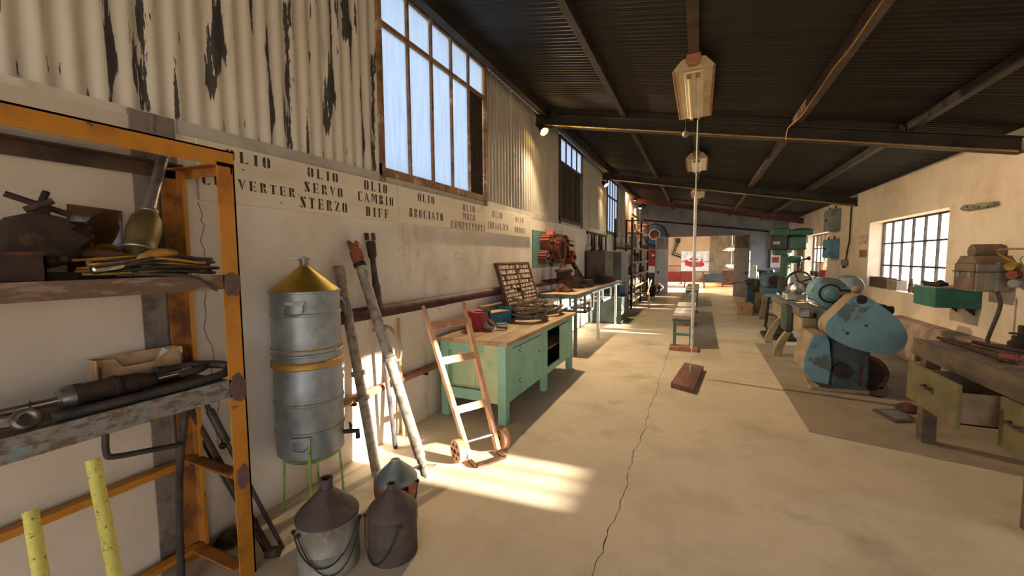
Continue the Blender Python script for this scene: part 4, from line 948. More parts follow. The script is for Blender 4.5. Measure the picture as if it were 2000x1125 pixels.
item('yoke_bracket', 'small dark steel hoop bracket standing on the table', 'bracket', [('hoop', MB().tube(bez([c+V((0, -.12, 0)), c+V((0, -.12, .2)), c+V((0, .0, .26)), c+V((0, .12, .2)), c+V((0, .12, 0))], 5), .02, 8), 'rust_dark'), ('tray', MB().box(c+V((-.12, -.3, 0)), c+V((.12, .3, .02)), .004), 'rust')], c)
c = V((-2.08, 9.75, WTZ))
item('ring_bracket', 'rusty open ring casting near the cabinet on the table', 'casting', [('ring', MB().lathe(c, (0, 0, 1), [(.16, 0), (.16, .16), (.12, .16), (.12, 0), (.16, 0)], 18, False), 'rust_dark'), ('lug', MB().box(c+V((.12, -.05, .02)), c+V((.2, .05, .12)), .01), 'rust')], c)
c = V((-2.05, 10.35, WTZ))
item('flat_casting', 'flat dark casting with a boss near the end of the table', 'casting', [('plate', MB().box(c+V((-.1, -.2, 0)), c+V((.12, .2, .05)), .008), 'rust_dark'), ('boss', MB().cyl(c+V((0, 0, .05)), c+V((0, 0, .13)), .07, .06, 14), 'rust_dark')], c)
# cabinets
def cabinet(label, x0, x1, y0, y1, z0, z1, mb, md):
    o = thing('steel_cabinet', label, 'cabinet', ((x0+x1)/2, (y0+y1)/2, z0))
    MB().box((x0, y0, z0), (x1, y1, z1), .008).build('body', mb, o)
    ymid = (y0+y1)/2
    for a, b in ((y0+.03, ymid-.005), (ymid+.005, y1-.03)):
        d_ = MB().box((x1-.002, a, z0+.03), (x1+.012, b, z1-.03), .003).build('door', md, o)
        MB().cyl((x1+.012, b-.06 if a < ymid-.01 and b < ymid else a+.06, (z0+z1)/2), (x1+.03, b-.06 if b < ymid else a+.06, (z0+z1)/2), .012, n=8).build('knob', 'black_steel', d_)
    MB().box((x0+.03, y0-.008, z0+.04), (x1-.03, y0+.002, z1-.04), .003).build('end_panel', mb, o)
    return o
cabinet('rusty brown and green steel cabinet standing on the end of the table', -2.50, -2.06, 9.75, 10.75, WTZ, 1.82, 'cab_brown', 'cab_green')
cabinet('tall grey steel cabinet between the table and the shelving', -2.50, -2.0, 11.6, 12.9, 0, 1.84, 'cab_grey', 'cab_grey')
tk2 = thing('storage_chest', 'dark green ribbed steel chest on the floor below the table end', 'chest', (-2.1, 10.8, 0))
MB().box((-2.52, 10.2, .02), (-1.72, 11.35, .6), .012).build('trunk_body', 'trunk_green', tk2)
MB().box((-2.53, 10.19, .5), (-1.71, 11.36, .66), .012).build('lid', 'trunk_green', tk2)
for z in (.18, .34): MB().box((-2.525, 10.19, z), (-1.712, 10.2, z+.025)).box((-1.722, 10.19, z), (-1.71, 11.36, z+.025)).build('rib', 'trunk_green', tk2)
for y in (10.45, 11.05): MB().box((-1.712, y, .44), (-1.70, y+.06, .54)).build('latch', 'black_steel', tk2)
for x, y in ((-2.5, 10.22), (-1.8, 10.22), (-2.5, 11.25), (-1.8, 11.25)): MB().box((x, y, 0), (x+.07, y+.07, .03)).build('foot', 'black_steel', tk2)
item('blue_canister', 'bright blue canister standing on the green chest', 'canister', [('body', MB().box((-1.95, 10.95, .66), (-1.78, 11.2, .95), .03), 'fan_blue'), ('cap', MB().cyl((-1.86, 11.07, .95), (-1.86, 11.07, .99), .03, n=10), 'black_steel')], (-1.86, 11.07, .66))

# ---------- gear display panel
gp = thing('gear_panel', 'teal wall panel displaying a cluster of red and rusty gears', 'display', (XL+.02, 7.3, 1.8))
MB().box((XL+.001, 6.35, 1.48), (XL+.02, 8.28, 2.12)).build('backboard', 'panel_teal', gp)
def gear(c, axis, r, wd, nt, m, hub=.3, hole=0):
    o_ = MB(); ax = V(axis).normalized(); c = V(c)
    a = ax.cross(V((0, 0, 1)) if abs(ax.z) < .9 else V((1, 0, 0))).normalized(); b = ax.cross(a)
    out = []; th = .14*r
    for k in range(nt):
        for f_, rr in ((.0, r-th), (.12, r), (.5, r), (.62, r-th)):
            an = 2*PI*(k+f_)/nt; out.append(c+(a*math.cos(an)+b*math.sin(an))*rr)
    if not hole: o_.prism(out, ax*wd)
    else:
        n = len(out); A = [o_.bm.verts.new(p) for p in out]; B_ = [o_.bm.verts.new(p+ax*wd) for p in out]
        inn = [c+(p-c).normalized()*hole*r for p in out]; C_ = [o_.bm.verts.new(p) for p in inn]; D_ = [o_.bm.verts.new(p+ax*wd) for p in inn]
        o_.bridge(A, B_); o_.bridge(C_, D_); o_.bridge(A, C_); o_.bridge(B_, D_)
    gr = o_.build('gear', m, gp, 30)
    if hub: MB().cyl(c-ax*.02, c+ax*(wd+.04), r*hub, n=12).build('hub', 'rust_dark', gr)
    return gr
gx = XL+.03; ay = (1, 0, 0)
gear((gx, 6.78, 1.93), ay, .14, .16, 14, 'rust_orange'); gear((gx, 7.02, 2.05), ay, .09, .13, 10, 'red_gear')
gear((gx+.06, 7.08, 1.9), ay, .11, .1, 12, 'red_gear', .25); gear((gx, 6.66, 1.66), ay, .12, .14, 14, 'rust_orange', .35)
gear((gx+.08, 6.97, 1.62), ay, .12, .04, 18, 'rust', .3); gear((gx, 7.42, 1.80), ay, .25, .17, 26, 'rust_orange', 0, .72)
gear((gx, 7.85, 1.98), ay, .11, .12, 14, 'rust', .3); gear((gx, 8.2, 1.66), ay, .14, .16, 16, 'red_gear', .3)
MB().cyl((gx-.02, 7.42, 1.8), (gx+.12, 7.42, 1.8), .17, n=20).build('carrier', 'rust_dark', gp)
MB().bar((gx+.1, 7.9, 1.9), (gx+.1, 8.1, 1.66), .05, .05).bar((gx+.05, 7.85, 1.95), (gx+.12, 8.26, 1.9), .04, .04).build('link', 'rust', gp)
ch = thing('wall_chart', 'faded yellow paper chart pinned beside the gear panel', 'poster', (XL, 8.6, 1.5))
MB().box((XL+.001, 8.42, 1.46), (XL+.004, 8.95, 2.12)).build('sheet', 'poster_yellow', ch)
for k in range(5): MB().box((XL+.004, 8.5, 1.56+.11*k), (XL+.0046, 8.86-.06*(k % 3), 1.585+.11*k)).build('print_line', 'olive', ch)
o = thing('tool_rail', 'dark rail of hanging tools on the wall above the cabinets', 'rack', (XL, 11, 2.2))
MB().box((XL, 9.9, 2.24), (XL+.05, 12.2, 2.3)).build('rail', 'rust_dark', o)
for k in range(8):
    yk = 10.0+.28*k; h = .3+.18*((k*7) % 3)/2; MB().cyl((XL+.05, yk, 2.24), (XL+.05, yk, 2.24-h), .025, .035, 8).box((XL+.02, yk-.05, 2.24-h-.08), (XL+.09, yk+.05, 2.24-h)).build('hanging_tool', 'rust_dark' if k % 3 else 'white_steel', o)

# ---------- shelving unit
sv = thing('shelving_unit', 'tall dark steel shelving unit with yellow boards near the end wall', 'shelving', (-2.25, 15.5, 0))
sx0, sx1 = -2.5, -1.97
for y in (13.4, 15.6, 17.75):
    for x in (sx0, sx1): MB().box((x-.03, y-.03, 0), (x+.03, y+.03, 3.05 if y > 15 else 2.9)).build('post', 'rust_dark', sv)
SHZ = [.28, .72, 1.12, 1.52, 1.98]
for z in SHZ:
    MB().box((sx0, 13.4, z-.03), (sx1+.02, 17.75, z)).box((sx1+.0, 13.4, z-.07), (sx1+.03, 17.75, z)).build('shelf_board', 'olive', sv)
for z in (2.55, 3.0):
    for a, b in (((sx1, 13.4, z), (sx1, 17.75, z)), ((sx1, 17.75, z), (sx0, 17.75, z)), ((sx1, 15.6, z), (sx0, 15.6, z))): MB().bar(a, b, .05, .05).build('frame_bar', 'conduit', sv)  # golden colour here stands in for lamp light on the top frame
random.seed(21)
cols = ['rust_dark', 'black_steel', 'rust', 'box_grey', 'cab_grey', 'cab_brown', 'steel', 'brown_box']
words_ = {'rust_dark': 'rusty', 'black_steel': 'black steel', 'rust': 'brown rusted', 'box_grey': 'grey', 'cab_grey': 'dark grey', 'cab_brown': 'brown metal', 'steel': 'bare steel', 'brown_box': 'dark brown'}
seen = set()
ordn = ['lowest', 'second lowest', 'middle', 'second highest', 'highest']
for i, z in enumerate(SHZ):
    y = 13.55
    while y < 17.5:
        ln = .25+.35*random.random(); h = .12+.18*random.random(); mm = cols[random.randrange(8)]
        if abs(y-15.6) < .1: y += .2
        if i == 4 and 14.0 < y < 15.25: y = 15.3
        kind = random.randrange(3); c = V((-2.1, y+ln/2, z))
        while (i, kind, mm) in seen: kind = random.randrange(3); mm = cols[random.randrange(8)]
        seen.add((i, kind, mm))
        if kind == 0: o = MB().box(c+V((-.15, -ln/2, 0)), c+V((.1, ln/2-.04, h)), .01).box(c+V((.1, -.05, h*.5)), c+V((.115, .05, h*.7))); nm, ct = 'parts_box', 'box'
        elif kind == 1: o = MB().lathe(c, (0, 0, 1), [(.1, 0), (.11, .02), (.11, h*.7), (.06, h*.85), (.05, h), (.02, h)], 12); nm, ct = 'round_housing', 'casting'
        else: o = MB().lathe(c+V((0, -ln/2+.02, .09)), (0, 1, 0), [(.05, 0), (.09, .02), (.09, .08), (.05, .1), (.05, ln-.14), (.08, ln-.12), (.08, ln-.06)], 12); nm, ct = 'shaft_housing', 'casting'
        o = o.build(nm, mm)
        tag(o, '%s %s on the %s board of the shelving unit' % (words_[mm], {'parts_box': 'parts box', 'round_housing': 'round housing', 'shaft_housing': 'flanged shaft'}[nm], ordn[i]), ct, 'parts on the shelving unit')
        y += ln+.12
c = V((-2.2, 16.7, 2.58))
item('hide_bundle', 'pale crumpled canvas bundle on top of the shelving frame', 'bundle', [('cloth', MB().sph(c+V((0, 0, .05)), .25, 12, (.8, 1.4, .35)).sph(c+V((.1, .25, .15)), .14, 10, (.9, 1.2, .8)), 'wood_stick'), ('slat', MB().box((-2.5, 15.9, 2.56), (-1.97, 17.4, 2.6)), 'wood_stick')], c)
c = V((-2.1, 14.9, 1.98)); item('grey_tin', 'pale blue-grey square tin on the top board of the shelving', 'tin', [('body', MB().box(c+V((-.15, -.25, 0)), c+V((.12, .25, .36)), .02), 'elec_grey'), ('lid', MB().box(c+V((-.16, -.26, .34)), c+V((.13, .26, .39)), .01), 'elec_grey')], c)
# chair in front of the shelving
ch_ = thing('wooden_chair', 'tan bent plywood chair with thin legs before the shelving', 'chair', (-1.68, 13.7, 0))
c = V((-1.68, 13.7, 0))
MB().prism([c+V((-.2, -.02, .46)), c+V((.2, -.02, .46)), c+V((.2, .02, .48)), c+V((-.2, .02, .48))], (0, .4, 0)).build('seat', 'leather', ch_)
MB().prism([c+V((.16, -.05, .45)), c+V((.19, -.05, .6)), c+V((.27, -.05, .92)), c+V((.25, -.05, .92)), c+V((.17, -.05, .62))], (0, .44, 0)).build('backrest', 'leather', ch_)
for x, y in ((-.18, 0), (.18, 0), (-.18, .36), (.18, .36)): MB().cyl(c+V((x, y, .46)), c+V((x*1.15, y, 0)), .014, n=8).build('leg', 'rust_dark', ch_)
# engine on the floor
c = FL(1279, 579); c = V((c.x, c.y, 0))
en = thing('small_engine', 'small engine with bright fins on the floor near the end wall', 'engine', c)
MB().box(c+V((-.25, -.15, 0)), c+V((.05, .2, .45)), .04).build('crankcase', 'rust_dark', en)
MB().lathe(c+V((.12, 0, .35)), (.6, -.2, .6), [(.1, 0), (.16, .02), (.1, .05), (.16, .07), (.1, .1), (.16, .12), (.1, .15), (.15, .17), (.06, .2)], 14).build('cylinder', 'chrome', en)
MB().torus(c+V((.02, -.17, .3)), (0, 1, 0), .17, .03, 18, 6).build('flywheel', 'rust', en)
MB().box(c+V((-.33, -.2, .05)), c+V((-.26, .1, .75)), .01).build('white_plate', 'white_paint', en)
# end wall things
fa = thing('wall_fan', 'round blue fan housing mounted high on the end wall', 'fan', (-1.84, Y1-.1, 2.67))
c = V((-1.86, Y1-.01, 2.66))
MB().lathe(c, (0, -1, 0), [(.5, 0), (.5, .08), (.46, .14), (.44, .34), (.22, .36), (.22, .1)], 28, False).build('housing', 'fan_blue', fa)
MB().cyl(c, c+V((0, -.3, 0)), .2, n=20).build('inlet', 'rust', fa)
MB().torus(c+V((0, -.36, 0)), (0, 1, 0), .22, .025, 24).build('inlet_ring', 'white_steel', fa)
for k in range(8):
    a = 2*PI*k/8; q = c+V((.52*math.cos(a), -.05, .52*math.sin(a))); MB().box(q+V((-.04, -.05, -.04)), q+V((.04, .05, .04))).build('flange_lug', 'fan_blue', fa)
rp = thing('fire_board', 'red painted board with a white bell on the end wall', 'board', (-1.85, Y1, 1.3))
MB().box((-2.15, Y1-.05, 1.28), (-1.56, Y1-.001, 1.97)).build('board', 'panel_red', rp); MB().cyl((-1.93, Y1-.05, 1.74), (-1.93, Y1-.1, 1.74), .06, n=14).build('bell', 'white_paint', rp)
MB().box((-2.15, Y1-.03, .95), (-1.56, Y1-.001, 1.27)).build('lower_board', 'white_paint', rp)
br2 = thing('steel_drum', 'dark blue steel drum standing at the end wall', 'drum', (-1.9, 19.2, 0))
MB().lathe((-1.9, 19.2, 0), (0, 0, 1), [(.29, 0), (.3, .02), (.29, .04), (.29, .3), (.305, .32), (.29, .34), (.29, .6), (.305, .62), (.29, .64), (.29, .87), (.3, .89), (.28, .9), (.28, .88), (.01, .88)], 24).build('drum_body', 'barrel_blue', br2)
MB().cyl((-1.8, 19.1, .88), (-1.8, 19.1, .91), .04, n=10).build('bung', 'black_steel', br2)

# ---------- wall lamps
def wall_lamp(label, p, col, emat, watts, d):
    o = thing('spot_lamp', label, 'lamp', p); p = V(p); d = V(d).normalized()
    MB().lathe(p, -d, [(.075, -.02), (.07, .0), (.045, .08), (.04, .13), (.02, .14)], 16, False).build('reflector', 'black_steel', o)
    MB().sph(p+d*.0, .045, 14).build('bulb', emat, o)
    MB().bar(p-d*.1, p-d*.1+V((-.08, .05, .08)), .02, .02).build('bracket', 'black_steel', o)
    ld = bpy.data.lights.new('lamp_light', 'SPOT'); ld.energy = watts; ld.color = col; ld.shadow_soft_size = .03; ld.spot_size = math.radians(140); ld.spot_blend = .6
    lo = bpy.data.objects.new('lamp_light', ld); COL.objects.link(lo); lo.parent = o; lo.matrix_parent_inverse = PW(o).inverted()
    lo.location = p+d*.07; lo.rotation_euler = d.to_track_quat('-Z', 'Y').to_euler()
    return o
def lp(x, y, Y): return PY(x, y, Y)
wall_lamp('bright yellow spot lamp on the end of the first rafter', lp(1062, 256, 6.42), (1, .74, .46), 'bulb_warm', 165, (.8, -.4, -1))
wall_lamp('warm spot lamp on the end of the second rafter', lp(1183, 361, 11.6), (1, .74, .4), 'bulb_warm', 75, (.9, -.2, -1))
wall_lamp('orange spot lamp under the third rafter above the shelving', lp(1240, 390, 16.6), (1, .5, .26), 'bulb_orange', 34, (-.1, .3, -.8))
wall_lamp('small spot lamp hung just before the third rafter', lp(1229, 374, 15.6), (1, .62, .36), 'bulb_warm', 26, (.2, .6, -.5))
wall_lamp('white spot lamp past the third rafter above the shelving', lp(1250, 406, 18.2), (1, .8, .55), 'bulb_white', 22, (-.1, -.2, -1))

# ================================================================== MIDDLE
def fixture(Yn, Yf, label):
    o = thing('strip_light', label, 'ceiling light', (-.1, (Yn+Yf)/2, 3.47), 'strip lights under the middle purlin')
    xc = -.1; zt = roof_z(xc)-.105; zb = zt-.11
    prof = [(-.17, zb), (-.19, zb+.012), (-.1, zt), (.1, zt), (.19, zb+.012), (.17, zb)]
    m = MB(); m.prism([(xc+x, Yn, z) for x, z in prof], (0, Yf-Yn, 0)); m.build('housing', 'lamp_housing', o)
    for s_ in (-1, 1): MB().box((xc+s_*.18-.012, Yn-.005, zb-.004), (xc+s_*.18+.012, Yf+.005, zb+.016), .004).build('rim', 'lamp_rim', o)
    for y in (Yn, Yf): MB().box((xc-.17, y-.012, zb-.004), (xc+.17, y+.012, zb+.02)).build('end_cap', 'lamp_housing', o)
    MB().box((xc-.09, Yn+.03, zb-.02), (xc+.09, Yf-.03, zb+.002), .008).build('tray', 'diffuser', o)
    for s_ in (-1, 1):
        tb_ = MB().cyl((xc+s_*.04, Yn+.06, zb-.035), (xc+s_*.04, Yf-.06, zb-.035), .016, n=10).build('tube', 'diffuser', o)
        for y in (Yn+.05, Yf-.08): MB().box((xc+s_*.04-.02, y, zb-.055), (xc+s_*.04+.02, y+.03, zb-.015)).build('socket', 'lamp_rim', tb_)
    MB().lathe((xc, Yn-.07, zt-.02), (0, 1, 0), [(.05, 0), (.07, .02), (.07, .08)], 14).build('junction_box', 'lamp_rim', o)
    return o
fixture(4.45, 5.95, 'cream strip light with rusty rim before the first rafter')
fixture(8.4, 9.6, 'cream strip light hanging between the first and second rafters')
fixture(12.7, 13.9, 'cream strip light hanging beyond the second rafter')
c = V((-.22, 6.2, 3.33)); item('lamp_ball', 'small grey ball lamp hanging at the end of the strip light', 'lamp', [('ball', MB().sph(c, .045, 12), 'box_grey'), ('stem', MB().cyl(c, (c.x, c.y, roof_z(c.x)), .008, n=6), 'black_steel')], c)
po = thing('plumb_pole', 'slender white pole standing from the wooden block up to the strip light', 'pole', (-.09, 6.02, .07))
MB().cyl((-.09, 6.04, .075), (-.07, 6.04, .4), .006, n=8).cyl((-.07, 6.04, .4), (-.07, 6.04, 2.45), .019, n=12).build('lower_pole', 'white_pole', po)
MB().cyl((-.07, 6.04, 2.45), (-.07, 6.04, 3.55), .008, n=8).build('upper_rod', 'white_steel', po)
# benches
def bench(label, y0, y1, z, x0, x1, base=.0):
    o = thing('long_bench', label, 'bench', ((x0+x1)/2, y0, base))
    n = 2
    for k in range(n):
        a = x0+(x1-x0)*k/n; MB().box((a+.001, y0, z-.03), (a+(x1-x0)/n-.001, y1, z), .003).build('seat_plank', 'bench_top', o)
    MB().box((x0+.015, y0+.015, z-.075), (x1-.015, y0+.045, z-.03)).box((x0+.015, y0+.03, z-.075), (x0+.04, y1, z-.03)).box((x1-.04, y0+.03, z-.075), (x1-.015, y1, z-.03)).build('apron', 'bench_green', o)
    for y in (y0+.03, (y0+y1)/2, y1-.08):
        for x in (x0+.03, x1-.08): MB().box((x, y, base), (x+.05, y+.05, z-.03)).build('leg', 'bench_green', o)
        MB().box((x0+.08, y+.01, z-.33), (x1-.08, y+.035, z-.29)).build('stretcher', 'bench_green', o)
    return o
bench('long narrow bench with green legs standing on boards in the aisle', 7.85, 13.3, .565, -.44, -.06, .055)
bench('second narrow bench further along the aisle behind the long one', 14.6, 18.3, .56, -.42, .0)
for y, x0, x1, lb in ((7.66, -.43, -.02, 'red-brown board under the front legs of the long bench'), (10.5, -.45, -.05, 'red-brown board under the middle of the long bench'), (13.1, -.45, -.05, 'red-brown board under the rear legs of the long bench')):
    tag(MB().box((x0-.03, y, 0), (x1+.03, y+.33, .055), .006).build('support_board', 'brick_red', None), lb, 'board')
q = [FL(x, y) for x, y in [(1312, 752), (1357, 770), (1375, 719), (1338, 712)]]
wbk = thing('wooden_block', 'dark red-brown wooden block lying on the floor before the bench', 'block', (sum((p.x for p in q))/4, sum((p.y for p in q))/4, 0))
q = [FL(1310, 757), FL(1355, 770), FL(1374, 724), FL(1337, 716)]
MB().prism(q, (0, 0, .07), .008).build('block', 'wood_block', wbk)
MB().bar(q[0]*.97+q[3]*.03+V((0, 0, .035)), q[1]*.97+q[2]*.03+V((0, 0, .035)), .02, .012).build('edge_groove', 'recess_shade', wbk)

# ================================================================== RIGHT SIDE
# ---------- near lathe
def zl(x, y): return (1530+x/4.168, 520+y/4.168)
def LP(x, y, Y): return PY(*zl(x, y), Y)
def smooth_poly(pts, Y, n=5):
    P3 = [LP(x, y, Y) for x, y in pts]; return bez(P3+[P3[0]], n)[:-1]
lt = thing('metal_lathe', 'old lathe with flaking light blue gear covers at its near end', 'lathe', FL(1640, 765))
YC = 5.95
gc = smooth_poly([(632, 230), (720, 268), (900, 400), (985, 495), (1012, 590), (965, 680), (850, 722), (720, 705), (560, 665), (420, 600), (350, 540), (352, 460), (440, 372), (560, 262)], YC)
cv = MB().prism(gc, (0, .02, 0), .006).build('gear_cover', 'lathe_blue', lt)
MB().prism([p+V((0, .02, 0)) for p in gc], (0, .32, 0)).build('cover_side', 'lathe_edge', cv)
c = LP(640, 272, YC); MB().cyl(c+V((0, -.004, 0)), c+V((0, .01, 0)), .052, n=18).build('cover_hole', 'recess_shade', cv)
for x, y, s_ in ((675, 485, .018), (520, 545, .02)):
    c = LP(x, y, YC); MB().cyl(c+V((0, -.003, 0)), c+V((0, .005, 0)), s_, n=10).build('cover_screw', 'rust', cv)
YB = 6.5
bg_ = smooth_poly([(240, 160), (300, 110), (390, 95), (470, 115), (540, 190), (560, 260), (430, 345), (380, 350), (290, 300), (225, 240)], YB)
bgo = MB().prism(bg_, (0, .3, 0), .015).build('belt_guard', 'lathe_blue', lt)
c = LP(380, 222, YB); MB().cyl(c+V((0, -.012, 0)), c+V((0, .01, 0)), .125, n=22).build('guard_recess', 'recess_shade', bgo)
MB().lathe(c+V((0, -.01, 0)), (0, -1, 0), [(.1, 0), (.1, .03), (.07, .035), (.06, .05), (.03, .055), (.03, .07)], 20).build('pulley', 'machine_blue', bgo)
MB().bar(c+V((.08, -.03, .01)), LP(545, 235, YB-.05), .02, .035).build('red_lever', 'red_paint', bgo)
MB().tube([LP(350, 190, YB-.02), LP(420, 195, YB-.02), LP(570, 200, YB-.02)], .012, 8).build('guard_edge', 'black_steel', bgo)
MB().tube([LP(330, 250, YB-.02), LP(430, 320, YB-.02)], .01, 8).build('guard_edge', 'black_steel', bgo)
c = LP(560, 165, 7.0); MB().lathe(c, (0, 1, 0), [(.02, -.02), (.13, 0), (.15, .05), (.15, .25)], 24).build('drum_pulley', 'galv', lt)
pc = LP(590, 190, 6.35); MB().sph(pc, .05, 10).build('guard_knob', 'lathe_edge', lt)
# motor cover low left
mc = [(248, 562), (355, 566), (378, 620), (390, 800), (370, 965), (250, 940), (165, 850), (168, 760), (205, 660)]
MCY = 6.02
mcp = [LP(x, y, MCY) for x, y in mc]
mo = MB().prism(mcp, (0, .02, 0), .008).build('motor_cover', 'lathe_blue', lt)
MB().prism([p+V((0, .02, 0)) for p in mcp], (0, .55, 0)).build('cover_side', 'lathe_edge', mo)
# pedestal
a, b = LP(400, 560, 6.12), LP(692, 1012, 6.12)
MB().box((a.x, 6.12, .02), (b.x, 6.75, a.z), .02).build('pedestal', 'lathe_dark', lt)
MB().box((a.x-.02, 6.3, .5), (b.x+.1, 7.0, .95), .03).build('headstock', 'lathe_dark', lt)
q = [FL(*zl(150, 890)), FL(*zl(220, 1015)), FL(*zl(700, 1050)), V((b.x+.1, 6.9, 0)), V((a.x-.3, 6.9, 0))]
MB().prism([V((p.x, p.y, 0.012)) for p in q], (0, 0, .035)).build('base_plate', 'lathe_edge', lt)
for zz in (.3, .36): pass
c = LP(480, 850, 6.11); MB().cyl(c, c+V((0, -.03, 0)), .1, n=16).build('boss', 'black_steel', lt)
# bed and legs
bx = (1.28, 1.72)
MB().box((bx[0], 6.8, .80), (bx[0]+.13, 9.3, .92), .01).build('bed_way', 'steel', lt)
MB().box((bx[1]-.13, 6.8, .80), (bx[1], 9.3, .92), .01).build('bed_way', 'steel', lt)
MB().box((bx[0]+.02, 6.8, .55), (bx[1]-.02, 9.3, .80), .02).build('bed', 'lathe_bed', lt)
def PYp(pts, Y): return [PY(x, y, Y) for x, y in pts]
lg = bez(PYp([(1541, 592), (1604, 597), (1602, 660), (1572, 650), (1556, 628), (1545, 650), (1530, 680), (1526, 697), (1510, 697), (1520, 668), (1543, 640), (1553, 622)], 7.85), 3)
lg = [V((p.x, p.y, max(p.z, .012))) for p in lg]
MB().prism(lg, (0, .14, 0), .01).build('leg', 'lathe_bed', lt)
lg2 = [V((p.x+.02, 9.0, p.z)) for p in lg]; MB().prism(lg2, (0, .14, 0), .01).build('leg', 'lathe_bed', lt)
# carriage, tailstock, handwheel
MB().box((1.2, 7.3, .5), (1.3, 7.7, .9), .02).build('apron', 'lathe_dark', lt)
MB().box((1.3, 7.95, .92), (1.6, 8.3, 1.06), .02).lathe((1.45, 7.9, 1.12), (0, 1, 0), [(.03, -.1), (.03, 0), (.1, .01), (.1, .3), (.07, .34)], 16).build('tailstock', 'chrome', lt)
c = PY(1561, 552, 8.45); hw = MB().torus(c, (0, 1, 0), .19, .018, 26, 8).build('handwheel', 'black_steel', lt)
for k in range(4):
    a = PI*k/4*2+.4; MB().cyl(c, c+V((.19*math.cos(a), 0, .19*math.sin(a))), .013, n=8).build('spoke', 'black_steel', hw)
MB().cyl(c+V((0, -.06, 0)), c+V((0, .12, 0)), .035, n=12).build('hub', 'black_steel', hw)
MB().bar((1.45, 8.5, .9), (c.x, 8.5, c.z), .08, .08).build('wheel_bracket', 'lathe_bed', lt)
MB().bar(PY(1600, 640, 6.75), PY(1616, 600, 6.75), .03, .03).build('stay', 'lathe_edge', lt)
# flywheel and motor behind, low right
c = LP(662, 868, 6.3); fw2 = MB().torus(c, (.15, 1, 0), .20, .028, 28, 8).build('flywheel', 'rust', lt)
MB().cyl(c+V((0, .03, 0)), c+V((0, .06, 0)), .19, n=24).build('disc', 'rust_dark', fw2)
MB().cyl(c+V((0, -.05, 0)), c+V((0, .3, 0)), .04, n=12).build('hub', 'black_steel', fw2)
c = LP(785, 905, 6.3); MB().cyl(c+V((-.05, 0, 0)), c+V((.1, .25, 0)), .075, n=14).build('motor', 'black_steel', lt)
MB().tube([LP(640, 700, 6.15), LP(635, 850, 6.12), LP(628, 980, 6.12)], .014, 8).build('stay', 'rust', lt)
MB().bar(LP(560, 985, 6.15), LP(800, 985, 6.3), .06, .03).bar(LP(640, 1040, 6.1), LP(700, 985, 6.25), .04, .03).build('foot_rail', 'black_steel', lt)
MB().box((2.0, 6.7, .84), (2.2, 7.0, 1.02), .02).cyl((2.2, 6.8, .95), (2.28, 6.8, .95), .05, n=12).bar((1.7, 6.9, .88), (2.05, 6.9, .9), .1, .06).build('side_bracket', 'rust_dark', lt)

# ---------- drill press
def zd(x, y): return (1430+x/4.165, 430+y/4.165)
YD = 9.7
def DP(x, y, dy=0): return PY(*zd(x, y), YD+dy)
dp = thing('drill_press', 'tall green pillar drill standing beside the lathe', 'drill press', FL(1525, 662))
cx = DP(415, 600).x; cy = YD
def dbox(x0, y0, x1, y1, ya, yb, bev=.02):
    a, b = DP(x0, y0), DP(x1, y1); return MB().box((a.x, YD+ya, a.z), (b.x, YD+yb, b.z), bev)
a, b = DP(285, 990), DP(440, 950)
MB().box((cx-.33, YD-.35, 0), (cx+.2, YD+.4, .07), .015).build('base', 'drill_dark', dp)
MB().box((cx-.24, YD-.24, .07), (cx+.16, YD+.3, .15), .015).build('base_step', 'drill_dark', dp)
z1 = DP(400, 640).z; z2 = DP(430, 255).z
MB().cyl((cx-.02, cy, .15), (cx+.0, cy, z1), .105, n=20).build('lower_column', 'drill_dark', dp)
MB().cyl((cx, cy, z1), (cx+.03, cy, z2+.1), .09, n=20).build('column', 'drill_green', dp)
zc = DP(400, 615).z; MB().cyl((cx, cy, zc-.06), (cx, cy, zc+.06), .125, n=20).build('collar', 'drill_green', dp)
zc2 = DP(400, 520).z; MB().cyl((cx, cy, zc2-.15), (cx, cy, zc2+.15), .108, n=20).build('rack_sleeve', 'drill_dark', dp)
c = DP(350, 612, -.1); MB().sph(c, .075, 14).build('blue_knob', 'fan_blue', dp)
dbox(300, 125, 430, 238, -.2, .25).build('motor', 'drill_dark', dp)
dbox(318, 72, 450, 128, -.25, .25).build('motor_hood', 'drill_green', dp)
dbox(340, 235, 450, 285, -.12, .2).build('motor_mount', 'drill_green', dp)
dbox(440, 130, 598, 242, -.2, .28, .04).build('head', 'drill_green', dp)
dbox(440, 82, 642, 122, -.25, .32).build('belt_cover', 'drill_green', dp)
c = DP(570, 75); MB().cyl((c.x, YD, c.z-.05), (c.x, YD, c.z+.02), .17, .13, 20).build('cover_cap', 'drill_green', dp)
dbox(455, 290, 565, 345, -.1, .15, .03).build('spindle_arm', 'drill_green', dp)
c, c2_ = DP(545, 330), DP(543, 395); MB().cyl((c.x, YD-.02, c.z), (c.x, YD-.02, c2_.z), .03, .02, 12).build('spindle', 'black_steel', dp)
a, b = DP(470, 345), DP(575, 310); MB().bar((a.x, YD-.15, a.z), (b.x+.06, YD-.15, b.z), .03, .03).sph((b.x+.07, YD-.15, b.z), .04, 10).build('feed_handle', 'black_steel', dp)
c = DP(360, 185, -.205); MB().box(c+V((-.06, -.006, -.03)), c+V((.06, .004, .03))).build('name_plate', 'galv', dp)

